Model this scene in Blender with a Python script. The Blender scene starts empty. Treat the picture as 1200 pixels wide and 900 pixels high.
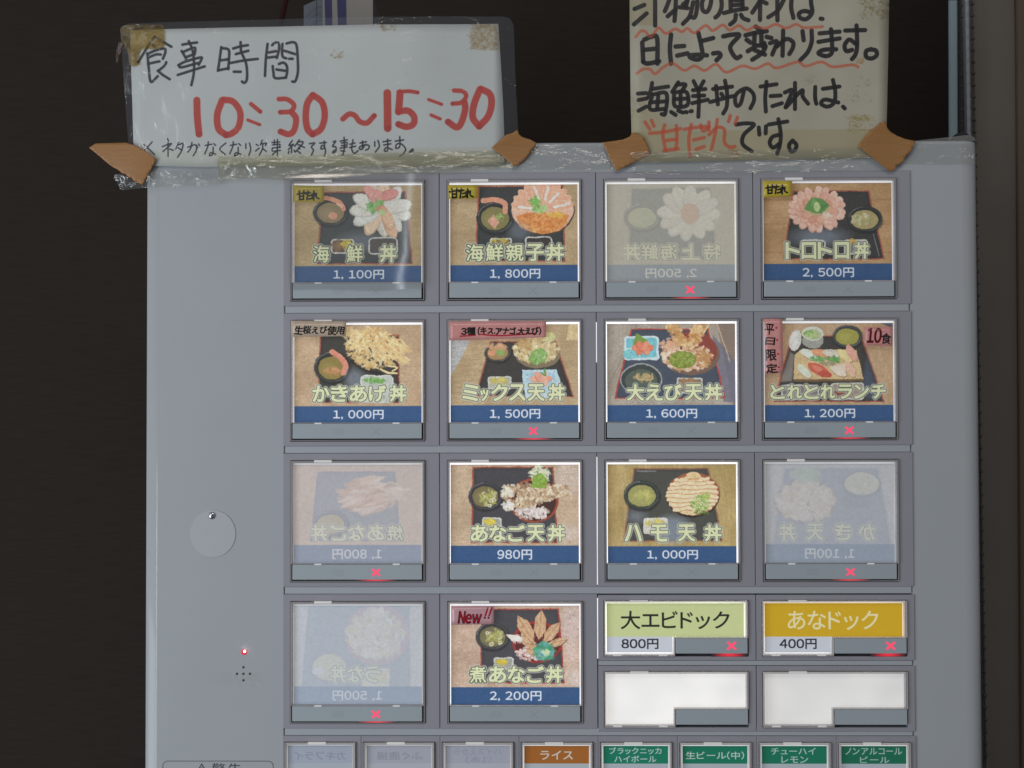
import bpy, bmesh, math, random
import numpy as np
from mathutils import Vector, Matrix
random.seed(7)
RS = np.random.RandomState(11)
D = bpy.data
COL = bpy.context.scene.collection
S = 0.0006            # metres per unit of the machine's front grid
H0 = 1.2              # height of the grid's middle above the floor

# ------------------------------------------------------------------ camera
CAM = (0.014856, -1.0, -0.024025)
RX, RY, RZ = 0.0236605, -0.0026421, 0.0145090
FPX = 1200 * 50 / 36
def _rot():
    cr, sr = math.cos(RZ), math.sin(RZ); cx, sx = math.cos(RX), math.sin(RX); cy, sy = math.cos(RY), math.sin(RY)
    R1 = np.array([[cr, sr, 0], [-sr, cr, 0], [0, 0, 1]])
    R2 = np.array([[1, 0, 0], [0, cx, sx], [0, -sx, cx]])
    R3 = np.array([[cy, 0, sy], [0, 1, 0], [-sy, 0, cy]])
    return R3 @ R2 @ R1
ROT = _rot()
cam_data = D.cameras.new("camera"); cam = D.objects.new("camera", cam_data); COL.objects.link(cam)
r_, f_, u_ = ROT
M = Matrix(((r_[0], u_[0], -f_[0], CAM[0]), (r_[1], u_[1], -f_[1], CAM[1]), (r_[2], u_[2], -f_[2], CAM[2] + H0), (0, 0, 0, 1)))
cam.matrix_world = M
cam_data.lens = 50; cam_data.sensor_width = 36; cam_data.sensor_fit = 'HORIZONTAL'
cam_data.clip_start = 0.05; cam_data.clip_end = 50
cam_data.dof.use_dof = True; cam_data.dof.focus_distance = 1.0; cam_data.dof.aperture_fstop = 8.0
SC = bpy.context.scene
SC.camera = cam
SC.render.resolution_x = 1024; SC.render.resolution_y = 768

# ------------------------------------------------------------------ world, lamps, exposure
world = D.worlds.new("World"); SC.world = world; world.use_nodes = True
wb = world.node_tree.nodes["Background"]
wb.inputs[0].default_value = (0.86, 0.91, 1.0, 1); wb.inputs[1].default_value = 0.155
def area(name, loc, target, sx, sy, power, col):
    l = D.lights.new(name, 'AREA'); l.shape = 'RECTANGLE'; l.size = sx; l.size_y = sy; l.energy = power; l.color = col
    o = D.objects.new(name, l); COL.objects.link(o); o.location = loc
    o.rotation_euler = (Vector(target) - Vector(loc)).to_track_quat('-Z', 'Y').to_euler()
    return o
area("window_light", (-1.30, -1.0, 0.80), (-0.12, 0, 1.1), 0.7, 1.1, 8.8, (0.84, 0.92, 1.0))
area("overhead_glint_lamp", (0.05, -2.0, 2.55), (0, 0, 1.2), 1.5, 0.14, 7.6, (1.0, 0.90, 0.78))  # unseen overhead lamp, stretched sideways to put glints on the clear tape
area("edge_highlight_strip", (-1.35, -2.2, 1.35), (0, 0, 1.2), 0.14, 1.5, 7.5, (0.85, 0.93, 1.0))  # unseen strip light added for the cabinet's edge highlight and the film glare
SC.view_settings.view_transform = 'Standard'; SC.view_settings.look = 'None'
SC.view_settings.exposure = 0.0; SC.view_settings.gamma = 1.0; SC.view_settings.use_curve_mapping = False
SC.cycles.use_denoising = True
SC.cycles.pixel_filter_type = 'BLACKMAN_HARRIS'; SC.cycles.filter_width = 1.5
SC.cycles.max_bounces = 10; SC.cycles.transparent_max_bounces = 16
SC.cycles.caustics_refractive = False; SC.cycles.caustics_reflective = False

# ------------------------------------------------------------------ small helpers
def W(u, v, d=0.0):                      # machine grid -> world
    return Vector(((u - 600) * S, -d * S, H0 + (450 - v) * S))
def G(px, py, d=0.0):                    # measured point -> machine grid (u, v) on the plane d in front of the panel
    ray = r_ * (px - 600) / FPX + f_ + u_ * (450 - py) / FPX
    t = (-d * S - CAM[1]) / ray[1]
    x = CAM[0] + ray[0] * t; z = CAM[2] + ray[2] * t
    return 600 + x / S, 450 - z / S
def lin(c):
    c = np.asarray(c, float) / 255.0
    return np.where(c <= 0.04045, c / 12.92, ((c + 0.055) / 1.055) ** 2.4)

def mat(name, col, rough=0.5, metal=0.0, spec=0.5, emis=None, estr=0.0, alpha=1.0, trans=0.0, coat=0.0,
        noise=0.0, nscale=300.0, bump=0.0, bscale=400.0, stretch=(1, 1, 1)):
    m = D.materials.new(name); m.use_nodes = True
    nt = m.node_tree; b = nt.nodes["Principled BSDF"]
    b.inputs["Base Color"].default_value = (*col, 1); b.inputs["Roughness"].default_value = rough
    b.inputs["Metallic"].default_value = metal; b.inputs["Specular IOR Level"].default_value = spec
    b.inputs["Alpha"].default_value = alpha; b.inputs["Transmission Weight"].default_value = trans
    b.inputs["Coat Weight"].default_value = coat
    if emis is not None:
        b.inputs["Emission Color"].default_value = (*emis, 1); b.inputs["Emission Strength"].default_value = estr
    if noise or bump:
        tc = nt.nodes.new("ShaderNodeTexCoord"); mp = nt.nodes.new("ShaderNodeMapping"); mp.inputs["Scale"].default_value = stretch
        nt.links.new(tc.outputs["Object"], mp.inputs["Vector"])
    if noise:
        n = nt.nodes.new("ShaderNodeTexNoise"); n.inputs["Scale"].default_value = nscale; n.inputs["Detail"].default_value = 6
        nt.links.new(mp.outputs[0], n.inputs["Vector"])
        cr = nt.nodes.new("ShaderNodeMix"); cr.data_type = 'RGBA'
        cr.inputs["A"].default_value = (*[c * (1 - noise) for c in col], 1); cr.inputs["B"].default_value = (*[min(1, c * (1 + noise)) for c in col], 1)
        nt.links.new(n.outputs["Fac"], cr.inputs["Factor"]); nt.links.new(cr.outputs["Result"], b.inputs["Base Color"])
    if bump:
        n2 = nt.nodes.new("ShaderNodeTexNoise"); n2.inputs["Scale"].default_value = bscale; n2.inputs["Detail"].default_value = 4
        nt.links.new(mp.outputs[0], n2.inputs["Vector"])
        bp = nt.nodes.new("ShaderNodeBump"); bp.inputs["Strength"].default_value = bump; bp.inputs["Distance"].default_value = 0.0006
        nt.links.new(n2.outputs["Fac"], bp.inputs["Height"]); nt.links.new(bp.outputs[0], b.inputs["Normal"])
    return m

def film(name, tint, haze, hazecol, rough=0.12, bscale=90.0, bump=0.0, gloss=0.10, patch=None, stretch=(1, 1, 1), bdist=.004):
    """thin clear film: transparent + a little haze + sheen; crinkles by bump"""
    m = D.materials.new(name); m.use_nodes = True; nt = m.node_tree; nt.nodes.clear()
    N = nt.nodes.new; Lk = nt.links.new
    out = N("ShaderNodeOutputMaterial"); tr = N("ShaderNodeBsdfTransparent"); tr.inputs[0].default_value = (*tint, 1)
    df = N("ShaderNodeBsdfDiffuse"); df.inputs[0].default_value = (*hazecol, 1)
    gl = N("ShaderNodeBsdfGlossy"); gl.inputs["Roughness"].default_value = rough
    m1 = N("ShaderNodeMixShader"); m1.inputs[0].default_value = haze
    Lk(tr.outputs[0], m1.inputs[1]); Lk(df.outputs[0], m1.inputs[2])
    m2 = N("ShaderNodeMixShader"); m2.inputs[0].default_value = .035 + gloss * .35; m2.inputs[0].default_value += 0
    Lk(m1.outputs[0], m2.inputs[1]); Lk(gl.outputs[0], m2.inputs[2])
    tc = N("ShaderNodeTexCoord")
    if patch:
        n = N("ShaderNodeTexNoise"); n.inputs["Scale"].default_value = patch; n.inputs["Detail"].default_value = 5
        Lk(tc.outputs["Object"], n.inputs["Vector"])
        r = N("ShaderNodeMapRange"); r.inputs[1].default_value = .35; r.inputs[2].default_value = .7
        r.inputs[3].default_value = haze * .3; r.inputs[4].default_value = min(1, haze * 1.8)
        Lk(n.outputs["Fac"], r.inputs[0]); Lk(r.outputs[0], m1.inputs[0])
    if bump:
        n = N("ShaderNodeTexNoise"); n.inputs["Scale"].default_value = bscale; n.inputs["Detail"].default_value = 5
        n.inputs["Distortion"].default_value = 1.5
        mp = N("ShaderNodeMapping"); mp.inputs["Scale"].default_value = stretch
        Lk(tc.outputs["Object"], mp.inputs["Vector"]); Lk(mp.outputs[0], n.inputs["Vector"])
        bp = N("ShaderNodeBump"); bp.inputs["Strength"].default_value = bump; bp.inputs["Distance"].default_value = bdist
        Lk(n.outputs["Fac"], bp.inputs["Height"]); Lk(bp.outputs[0], gl.inputs["Normal"])
    Lk(m2.outputs[0], out.inputs[0])
    return m

def link(name, me, m=None, parent=None, loc=None, label=None, cat=None, group=None, kind=None):
    o = D.objects.new(name, me); COL.objects.link(o)
    if m is not None and me is not None and not me.materials: me.materials.append(m)
    if parent is not None: o.parent = parent
    if loc is not None: o.location = loc
    if label: o["label"] = label
    if cat: o["category"] = cat
    if group: o["group"] = group
    if kind: o["kind"] = kind
    return o

class MB:
    """collects shapes given in grid units relative to an origin (u, v); builds one mesh in local metres"""
    def __init__(s): s.bm = bmesh.new()
    def P(s, u, v, d): return s.bm.verts.new((u * S, -d * S, -v * S))
    def box(s, u0, v0, u1, v1, d0, d1, bev=0.0):
        n0 = set(s.bm.faces)
        vs = [s.P(u, v, d) for d in (d0, d1) for (u, v) in ((u0, v0), (u1, v0), (u1, v1), (u0, v1))]
        fs = [(3, 2, 1, 0), (4, 5, 6, 7), (0, 1, 5, 4), (1, 2, 6, 5), (2, 3, 7, 6), (3, 0, 4, 7)]
        nf = [s.bm.faces.new([vs[i] for i in f]) for f in fs]
        if bev:
            es = {e for f in nf for e in f.edges if all(v.co.y <= -min(d0, max(d0, d1)) * S + 1e-9 for v in e.verts)}
            es = [e for e in es if any(abs(v.co.y + d1 * S) < 1e-9 for v in e.verts)]
            bmesh.ops.bevel(s.bm, geom=es, offset=bev * S, segments=2, affect='EDGES', profile=0.5)
        return s
    def prism(s, pts, d0, d1, bev=0.0):
        a = [s.P(u, v, d0) for u, v in pts]; b = [s.P(u, v, d1) for u, v in pts]; n = len(pts)
        s.bm.faces.new(a[::-1]); top = s.bm.faces.new(b)
        for i in range(n): s.bm.faces.new([a[i], a[(i + 1) % n], b[(i + 1) % n], b[i]])
        if bev: bmesh.ops.bevel(s.bm, geom=list(top.edges), offset=bev * S, segments=2, affect='EDGES', profile=0.5)
        return s
    def ring(s, outer, inner, d0, d1):
        """closed frame between two outlines with the same count of points"""
        n = len(outer)
        oa = [s.P(u, v, d0) for u, v in outer]; ob = [s.P(u, v, d1) for u, v in outer]
        ia = [s.P(u, v, d0) for u, v in inner]; ib = [s.P(u, v, d1) for u, v in inner]
        for i in range(n):
            j = (i + 1) % n
            s.bm.faces.new([ob[i], ob[j], ib[j], ib[i]]); s.bm.faces.new([oa[j], oa[i], ia[i], ia[j]])
            s.bm.faces.new([oa[i], oa[j], ob[j], ob[i]]); s.bm.faces.new([ia[j], ia[i], ib[i], ib[j]])
        return s
    def done(s, name, m, parent=None, loc=None, smooth=False, **k):
        bmesh.ops.recalc_face_normals(s.bm, faces=s.bm.faces) if len(s.bm.faces) > 1 else None
        me = D.meshes.new(name); s.bm.to_mesh(me); s.bm.free()
        if smooth:
            for p in me.polygons: p.use_smooth = True
        return link(name, me, m, parent, loc, **k)

def round_poly(u0, v0, u1, v1, r, n=4):
    out = []
    for cx, cy, a0 in ((u1 - r, v0 + r, -90), (u1 - r, v1 - r, 0), (u0 + r, v1 - r, 90), (u0 + r, v0 + r, 180)):
        for k in range(n + 1):
            a = math.radians(a0 + 90 * k / n); out.append((cx + r * math.cos(a), cy + r * math.sin(a)))
    return out

# ------------------------------------------------------------------ painting flat prints (numpy, no files)
def vnoise(h, w, cell, seed=None):
    rs = np.random.RandomState(seed) if seed is not None else RS
    gh, gw = int(h / cell) + 3, int(w / cell) + 3
    g = rs.rand(gh, gw); y = np.arange(h) / cell; x = np.arange(w) / cell
    yi = y.astype(int); xi = x.astype(int); fy = (y - yi)[:, None]; fx = (x - xi)[None, :]
    fy = fy * fy * (3 - 2 * fy); fx = fx * fx * (3 - 2 * fx)
    a = g[yi][:, xi]; b = g[yi][:, xi + 1]; c = g[yi + 1][:, xi]; e = g[yi + 1][:, xi + 1]
    return (a * (1 - fx) + b * fx) * (1 - fy) + (c * (1 - fx) + e * fx) * fy
def blur(a, sg):
    if sg <= 0: return a
    r = max(1, int(sg * 2.5)); k = np.exp(-np.arange(-r, r + 1) ** 2 / (2.0 * sg * sg)); k /= k.sum()
    for ax in (0, 1):
        pad = [(0, 0)] * a.ndim; pad[ax] = (r, r); p = np.pad(a, pad, mode='edge'); o = 0
        for i, kk in enumerate(k):
            sl = [slice(None)] * a.ndim; sl[ax] = slice(i, i + a.shape[ax]); o = o + kk * p[tuple(sl)]
        a = o
    return a
def dilate(m, r):
    R = int(math.ceil(r)); p = np.pad(m, R); o = m.copy(); h, w = m.shape
    for dy in range(-R, R + 1):
        for dx in range(-R, R + 1):
            q = math.hypot(dx, dy)
            if 0 < q <= r: o = np.maximum(o, p[R + dy:R + dy + h, R + dx:R + dx + w])
    return o
_gl = {}
def glyph(ch):
    if ch in _gl: return _gl[ch]
    c = D.curves.new("t", 'FONT'); c.body = ch; c.resolution_u = 6; o = D.objects.new("t", c); COL.objects.link(o)
    dg = bpy.context.evaluated_depsgraph_get(); dg.update(); me = o.evaluated_get(dg).to_mesh()
    me.calc_loop_triangles(); v = np.array([x.co[:2] for x in me.vertices]).reshape(-1, 2)
    t = np.array([x.vertices[:] for x in me.loop_triangles]).reshape(-1, 3)
    o.evaluated_get(dg).to_mesh_clear(); D.objects.remove(o); D.curves.remove(c)
    _gl[ch] = (v, t); return v, t
def fw(body): return ''.join(chr(ord(c) + 0xFEE0) if c in '0123456789()!' or c.isascii() and c.isalpha() else c for c in body)
def catmull(p, n=6):
    p = np.array(p, float)
    if len(p) < 3: return p
    q = np.vstack([2 * p[0] - p[1], p, 2 * p[-1] - p[-2]]); out = []
    for i in range(1, len(q) - 2):
        a, b, c, d = q[i - 1:i + 3]
        for t in np.arange(n) / n:
            out.append(.5 * (2 * b + (c - a) * t + (2 * a - 5 * b + 4 * c - d) * t * t + (3 * b - a - 3 * c + d) * t ** 3))
    out.append(p[-1]); return np.array(out)

class Paint:
    def __init__(s, x0, y0, x1, y1, w, h, bg):
        s.x0, s.y0, s.w, s.h = x0, y0, w, h; s.kx = w / (x1 - x0); s.ky = h / (y1 - y0); s.k = (s.kx + s.ky) / 2
        s.a = np.ones((h, w, 3)) * np.array(bg, float)
        s.ox = s.oy = 0; s.ks = 1.0
    def org(s, ox=0, oy=0, ks=1.0): s.ox, s.oy, s.ks = ox, oy, ks; return s
    def T(s, p):
        p = np.atleast_2d(np.array(p, float))
        return np.stack([(s.ox + p[:, 0] / s.ks - s.x0) * s.kx, (s.oy + p[:, 1] / s.ks - s.y0) * s.ky], 1)
    def bb(s, q, pad):
        xa = int(max(0, math.floor(q[:, 0].min() - pad))); xb = int(min(s.w, math.ceil(q[:, 0].max() + pad) + 1))
        ya = int(max(0, math.floor(q[:, 1].min() - pad))); yb = int(min(s.h, math.ceil(q[:, 1].max() + pad) + 1))
        if xa >= xb or ya >= yb: return None
        yy, xx = np.mgrid[ya:yb, xa:xb]; return xa, xb, ya, yb, xx + .5, yy + .5
    def put(s, r, m, col, al):
        xa, xb, ya, yb = r; reg = s.a[ya:yb, xa:xb]; m = (m * al)[..., None]
        s.a[ya:yb, xa:xb] = reg * (1 - m) + np.array(col, float) * m
    def segd(s, q, xx, yy):
        dm = np.full(xx.shape, 1e9)
        for (ax, ay), (bx, by) in zip(q[:-1], q[1:]):
            vx, vy = bx - ax, by - ay; L = vx * vx + vy * vy + 1e-9
            t = np.clip(((xx - ax) * vx + (yy - ay) * vy) / L, 0, 1)
            dm = np.minimum(dm, (xx - ax - t * vx) ** 2 + (yy - ay - t * vy) ** 2)
        return np.sqrt(dm)
    def line(s, pts, w, col, al=1.0, soft=1.0, grain=0.0):
        q = catmull(s.T(pts)); r = w / s.ks * s.k / 2; b = s.bb(q, r + soft + 1)
        if b is None: return s
        m = np.clip((r - s.segd(q, b[4], b[5])) / soft + .5, 0, 1)
        if grain: m = m * (1 - grain * vnoise(*m.shape, 3.0))
        s.put(b[:4], m, col, al); return s
    def poly(s, pts, col, al=1.0, soft=1.2):
        q = s.T(pts); b = s.bb(q, soft + 2)
        if b is None: return s
        xx, yy = b[4], b[5]; ins = np.zeros(xx.shape, bool); n = len(q)
        for i in range(n):
            (x1, y1), (x2, y2) = q[i], q[(i + 1) % n]
            if y1 != y2: ins ^= ((y1 > yy) != (y2 > yy)) & (xx < (x2 - x1) * (yy - y1) / (y2 - y1) + x1)
        dd = s.segd(np.vstack([q, q[:1]]), xx, yy)
        s.put(b[:4], np.clip(np.where(ins, dd, -dd) / soft + .5, 0, 1), col, al); return s
    def ell(s, cx, cy, rx, ry, col, al=1.0, rot=0.0, soft=1.5):
        q = s.T([(cx, cy)])[0]; RXx, RYy = rx / s.ks * s.kx, ry / s.ks * s.ky; R = max(RXx, RYy)
        b = s.bb(np.array([[q[0] - R, q[1] - R], [q[0] + R, q[1] + R]]), soft + 1)
        if b is None: return s
        a = math.radians(rot); dx, dy = b[4] - q[0], b[5] - q[1]
        X = dx * math.cos(a) + dy * math.sin(a); Y = -dx * math.sin(a) + dy * math.cos(a)
        e = np.sqrt((X / RXx) ** 2 + (Y / RYy) ** 2 + 1e-9)
        s.put(b[:4], np.clip((1 - e) * min(RXx, RYy) / soft + .5, 0, 1), col, al); return s
    def clumps(s, cx, cy, rx, ry, n, size, cols, al=.8, asp=2.0, rot=None, seed=1):
        r = random.Random(seed)
        for _ in range(n):
            t = r.random() * 6.283; q = math.sqrt(r.random())
            c = r.choice(cols); j = r.uniform(-10, 10); z = size * r.uniform(.5, 1.2)
            s.ell(cx + rx * q * math.cos(t), cy + ry * q * math.sin(t), z, z / asp, [x + j for x in c], al * r.uniform(.6, 1),
                  r.uniform(0, 180) if rot is None else rot + r.uniform(-18, 18))
        return s
    def petals(s, cx, cy, rx, ry, n, ln, wd, cols, a0=0, al=.95, seed=3):
        r = random.Random(seed)
        for k in range(n):
            a = a0 + 6.283 * k / n + r.uniform(-.08, .08); c = cols[k % len(cols)]
            x, y = cx + rx * math.cos(a), cy + ry * math.sin(a); dg_ = math.degrees(a)
            s.ell(x, y, ln, wd, [q - 26 for q in c], al, dg_); s.ell(x + 3, y - 3, ln * .92, wd * .85, c, al, dg_)
            for w_ in (-.4, 0, .4):
                s.line([(x - ln * .7 * math.cos(a) - wd * w_ * math.sin(a), y - ln * .7 * math.sin(a) + wd * w_ * math.cos(a)),
                        (x + ln * .8 * math.cos(a) - wd * w_ * math.sin(a), y + ln * .8 * math.sin(a) + wd * w_ * math.cos(a))],
                       3, [min(255, q + 18) for q in c], .4)
        return s
    def wood(s, c, amt=10, vert=False, seed=5):
        h, w = s.h, s.w
        n = vnoise(h, w, 60, seed) * 1.2 - .6
        g = (vnoise(h, w * 12, 36, seed + 1)[:, ::12] if vert else vnoise(h * 12, w, 36, seed + 1)[::12]) - .5
        s.a += ((n * amt * 1.2 + g * amt))[..., None]; return s
    def grain(s, amt, seed=9):
        s.a += ((vnoise(s.h, s.w, 2.2, seed) - .5) * amt)[..., None] + (vnoise(s.h, s.w, 9, seed + 1) - .5)[..., None] * amt * .8
        return s
    def text(s, body, x0, y0, x1, y1, col, al=1.0, bold=0.0, layers=None, flip=False, jit=0.0, gap=0.0, seed=1, slant=0.0):
        """fit a run of glyphs into a box; layers=[(extra radius, colour, alpha)...] are painted first"""
        r = random.Random(seed); vs, ts, off, n = [], [], 0.0, 0
        for ch in fw(body):
            if ch == ' ': off += .35; continue
            v, t = glyph(ch)
            if len(v) == 0: continue
            q = v.copy(); wide = 0x2E80 < ord(ch) < 0xFF00 and ch not in '。、．，・'
            if wide: ox = 0.0; adv = min(1.0, abs(q[:, 0].max() - q[:, 0].min()) + .2); q[:, 0] -= (q[:, 0].max() + q[:, 0].min()) / 2 - adv / 2
            else: adv = q[:, 0].max() - q[:, 0].min() + .09; q[:, 0] -= q[:, 0].min() - .045
            if jit:
                a = r.uniform(-jit, jit); ca, sa = math.cos(a), math.sin(a); m0 = q.mean(0); z = 1 + r.uniform(-jit, jit) * .8
                q = (q - m0) @ np.array([[ca, sa], [-sa, ca]]) * z + m0 + [r.uniform(-jit, jit) * .2, r.uniform(-jit, jit) * .5]
            q[:, 0] += off + q[:, 1] * slant; off += adv + gap
            vs.append(q); ts.append(t + n); n += len(q)
        v = np.vstack(vs); t = np.vstack(ts); lo, hi = v.min(0), v.max(0)
        X = (v[:, 0] - lo[0]) / (hi[0] - lo[0]); Y = 1 - (v[:, 1] - lo[1]) / (hi[1] - lo[1])
        if flip: X = 1 - X
        q = s.T(np.stack([x0 + X * (x1 - x0), y0 + Y * (y1 - y0)], 1))
        pad = 12 + bold + (max(l[0] for l in layers) if layers else 0)
        xa, ya = int(q[:, 0].min() - pad), int(q[:, 1].min() - pad); xb, yb = int(q[:, 0].max() + pad), int(q[:, 1].max() + pad)
        SSF = 3; wq, hq = (xb - xa) * SSF, (yb - ya) * SSF; mk = np.zeros((hq, wq)); Q = (q - [xa, ya]) * SSF
        for tri in t:
            a, b, c = Q[tri]; mx = int(min(a[0], b[0], c[0])); Mx = int(max(a[0], b[0], c[0])) + 2
            my = int(min(a[1], b[1], c[1])); My = int(max(a[1], b[1], c[1])) + 2
            yy, xx = np.mgrid[my:My, mx:Mx]; xx = xx + .5; yy = yy + .5
            e0 = (b[0] - a[0]) * (yy - a[1]) - (b[1] - a[1]) * (xx - a[0]); e1 = (c[0] - b[0]) * (yy - b[1]) - (c[1] - b[1]) * (xx - b[0])
            e2 = (a[0] - c[0]) * (yy - c[1]) - (a[1] - c[1]) * (xx - c[0])
            ins = ((e0 >= 0) & (e1 >= 0) & (e2 >= 0)) | ((e0 <= 0) & (e1 <= 0) & (e2 <= 0))
            mk[my:My, mx:Mx] = np.maximum(mk[my:My, mx:Mx], ins)
        mk = mk.reshape(yb - ya, SSF, xb - xa, SSF).mean((1, 3))
        def comp(m, c, a_):
            X0, Y0, X1, Y1 = max(0, xa), max(0, ya), min(s.w, xb), min(s.h, yb)
            if X0 < X1 and Y0 < Y1: s.put((X0, X1, Y0, Y1), m[Y0 - ya:Y1 - ya, X0 - xa:X1 - xa], c, a_)
        for rad, c, a_ in (layers or []):
            comp(np.clip(blur(dilate(mk, rad), .8), 0, 1), c, a_)
        m = dilate(mk, bold) if bold else mk
        comp(np.clip(blur(m, .5), 0, 1), col, al); return s
    def image(s, name, soft=0.0):
        a = blur(s.a, soft) if soft else s.a
        im = D.images.new(name, s.w, s.h); px = np.ones((s.h, s.w, 4), np.float32)
        px[..., :3] = np.clip(a, 0, 255)[::-1] / 255.0
        im.pixels.foreach_set(px.ravel()); im.update(); im.pack(); return im

def print_mat(name, im, gain=1.0, emis=0.0, rough=0.45, coat=0.0, bump=0.0):
    m = D.materials.new(name); m.use_nodes = True; nt = m.node_tree; b = nt.nodes["Principled BSDF"]
    t = nt.nodes.new("ShaderNodeTexImage"); t.image = im; t.extension = 'EXTEND'
    mx = nt.nodes.new("ShaderNodeMix"); mx.data_type = 'RGBA'; mx.blend_type = 'MULTIPLY'; mx.inputs["Factor"].default_value = 1
    mx.clamp_result = True
    mx.inputs["B"].default_value = (gain, gain, gain, 1); nt.links.new(t.outputs[0], mx.inputs["A"])
    nt.links.new(mx.outputs["Result"], b.inputs["Base Color"]); b.inputs["Roughness"].default_value = rough
    b.inputs["Coat Weight"].default_value = coat; b.inputs["Coat Roughness"].default_value = .08
    if emis:
        nt.links.new(t.outputs[0], b.inputs["Emission Color"]); b.inputs["Emission Strength"].default_value = emis
    if bump:
        tc = nt.nodes.new("ShaderNodeTexCoord"); n2 = nt.nodes.new("ShaderNodeTexNoise"); n2.inputs["Scale"].default_value = 35
        nt.links.new(tc.outputs["Object"], n2.inputs["Vector"])
        bp = nt.nodes.new("ShaderNodeBump"); bp.inputs["Strength"].default_value = bump; bp.inputs["Distance"].default_value = .003
        nt.links.new(n2.outputs["Fac"], bp.inputs["Height"]); nt.links.new(bp.outputs[0], b.inputs["Normal"])
        nt.links.new(bp.outputs[0], b.inputs["Coat Normal"])
    return m

def sheet(name, pts, d, uvbox, m, parent=None, wave=0.0, thick=0.3, res=6.0, seed=0, flatgrid=False, **k):
    """thin sheet with real thickness; outline given as measured points, gently waved, UV by the same measure"""
    bm = bmesh.new(); g = [G(x, y, d) if not flatgrid else (x, y) for x, y in pts]
    if wave:
        # grid clipped by outline: triangulate densely
        xs = [p[0] for p in pts]; ys = [p[1] for p in pts]
    vs = [bm.verts.new((x, 0, y)) for x, y in pts]; bm.faces.new(vs)
    if wave:
        nx = max(2, int((max(xs) - min(xs)) / res)); ny = max(2, int((max(ys) - min(ys)) / res))
        for i in range(1, nx):
            x = min(xs) + (max(xs) - min(xs)) * i / nx
            bmesh.ops.bisect_plane(bm, geom=bm.verts[:] + bm.edges[:] + bm.faces[:], plane_co=(x, 0, 0), plane_no=(1, 0, 0))
        for i in range(1, ny):
            y = min(ys) + (max(ys) - min(ys)) * i / ny
            bmesh.ops.bisect_plane(bm, geom=bm.verts[:] + bm.edges[:] + bm.faces[:], plane_co=(0, 0, y), plane_no=(0, 0, 1))
    uvl = bm.loops.layers.uv.new("uv")
    x0, y0, x1, y1 = uvbox or (min(p[0] for p in pts), min(p[1] for p in pts), max(p[0] for p in pts), max(p[1] for p in pts))
    for f in bm.faces:
        for l in f.loops: l[uvl].uv = ((l.vert.co.x - x0) / (x1 - x0), 1 - (l.vert.co.z - y0) / (y1 - y0))
    cx = sum(p[0] for p in pts) / len(pts); cy = sum(p[1] for p in pts) / len(pts)
    og = G(cx, cy, d) if not flatgrid else (cx, cy); o0 = W(og[0], og[1], d) if parent is None else None
    for v in bm.verts:
        x, y = v.co.x, v.co.z; u, w_ = G(x, y, d) if not flatgrid else (x, y)
        dd = d + wave * (math.sin(x * .031 + seed) * .5 + math.sin(x * .083 + y * .05 + seed * 2) * .3 + math.sin(y * .11 - x * .02 + seed) * .3)
        p = W(u, w_, dd)
        v.co = p - o0 if o0 is not None else Vector((u * S, -dd * S, -w_ * S))
    bmesh.ops.recalc_face_normals(bm, faces=bm.faces)
    if sum(f.normal.y for f in bm.faces) > 0: bmesh.ops.reverse_faces(bm, faces=bm.faces)
    if thick:
        bmesh.ops.recalc_face_normals(bm, faces=bm.faces)
        # front faces look to -y
        if sum(f.normal.y for f in bm.faces) > 0: bmesh.ops.reverse_faces(bm, faces=bm.faces)
        ret = bmesh.ops.extrude_face_region(bm, geom=bm.faces[:], use_keep_orig=True)
        for e in ret["geom"]:
            if isinstance(e, bmesh.types.BMVert): e.co.y -= thick * S
        bmesh.ops.recalc_face_normals(bm, faces=bm.faces)
    me = D.meshes.new(name); bm.to_mesh(me); bm.free()
    for p in me.polygons: p.use_smooth = bool(wave) and len(me.polygons) > 40 and abs(p.normal.y) > .3
    return link(name, me, m, parent, o0, **k)

# ------------------------------------------------------------------ materials
M_paint = mat("painted_steel", (0.515, 0.54, 0.562), rough=.32, spec=.25, noise=.02, nscale=18, bump=.05, bscale=900, coat=.5)
pn = M_paint.node_tree; pb = pn.nodes["Principled BSDF"]; pb.inputs["Coat Roughness"].default_value = .08
_tc = pn.nodes.new("ShaderNodeTexCoord"); _n = pn.nodes.new("ShaderNodeTexNoise"); _n.inputs["Scale"].default_value = 9; _n.inputs["Detail"].default_value = 8; _n.inputs["Roughness"].default_value = .65
pn.links.new(_tc.outputs["Object"], _n.inputs["Vector"]); _r = pn.nodes.new("ShaderNodeMapRange"); _r.inputs[1].default_value = .3; _r.inputs[2].default_value = .7; _r.inputs[3].default_value = .24; _r.inputs[4].default_value = .46
pn.links.new(_n.outputs["Fac"], _r.inputs[0]); pn.links.new(_r.outputs[0], pb.inputs["Roughness"])
_n2 = pn.nodes.new("ShaderNodeTexNoise"); _n2.inputs["Scale"].default_value = 34; _n2.inputs["Detail"].default_value = 7; pn.links.new(_tc.outputs["Object"], _n2.inputs["Vector"])
_r2 = pn.nodes.new("ShaderNodeMapRange"); _r2.inputs[1].default_value = .68; _r2.inputs[2].default_value = .80; _r2.inputs[3].default_value = 0; _r2.inputs[4].default_value = .35; pn.links.new(_n2.outputs["Fac"], _r2.inputs[0])
_mx = pn.nodes.new("ShaderNodeMix"); _mx.data_type = 'RGBA'; _src = pb.inputs["Base Color"].links[0].from_socket
pn.links.new(_r2.outputs[0], _mx.inputs["Factor"]); pn.links.new(_src, _mx.inputs["A"]); _mx.inputs["B"].default_value = (.36, .33, .27, 1); pn.links.new(_mx.outputs["Result"], pb.inputs["Base Color"])
M_strip = mat("painted_strip", (0.51, 0.54, 0.57), rough=.35)
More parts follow.
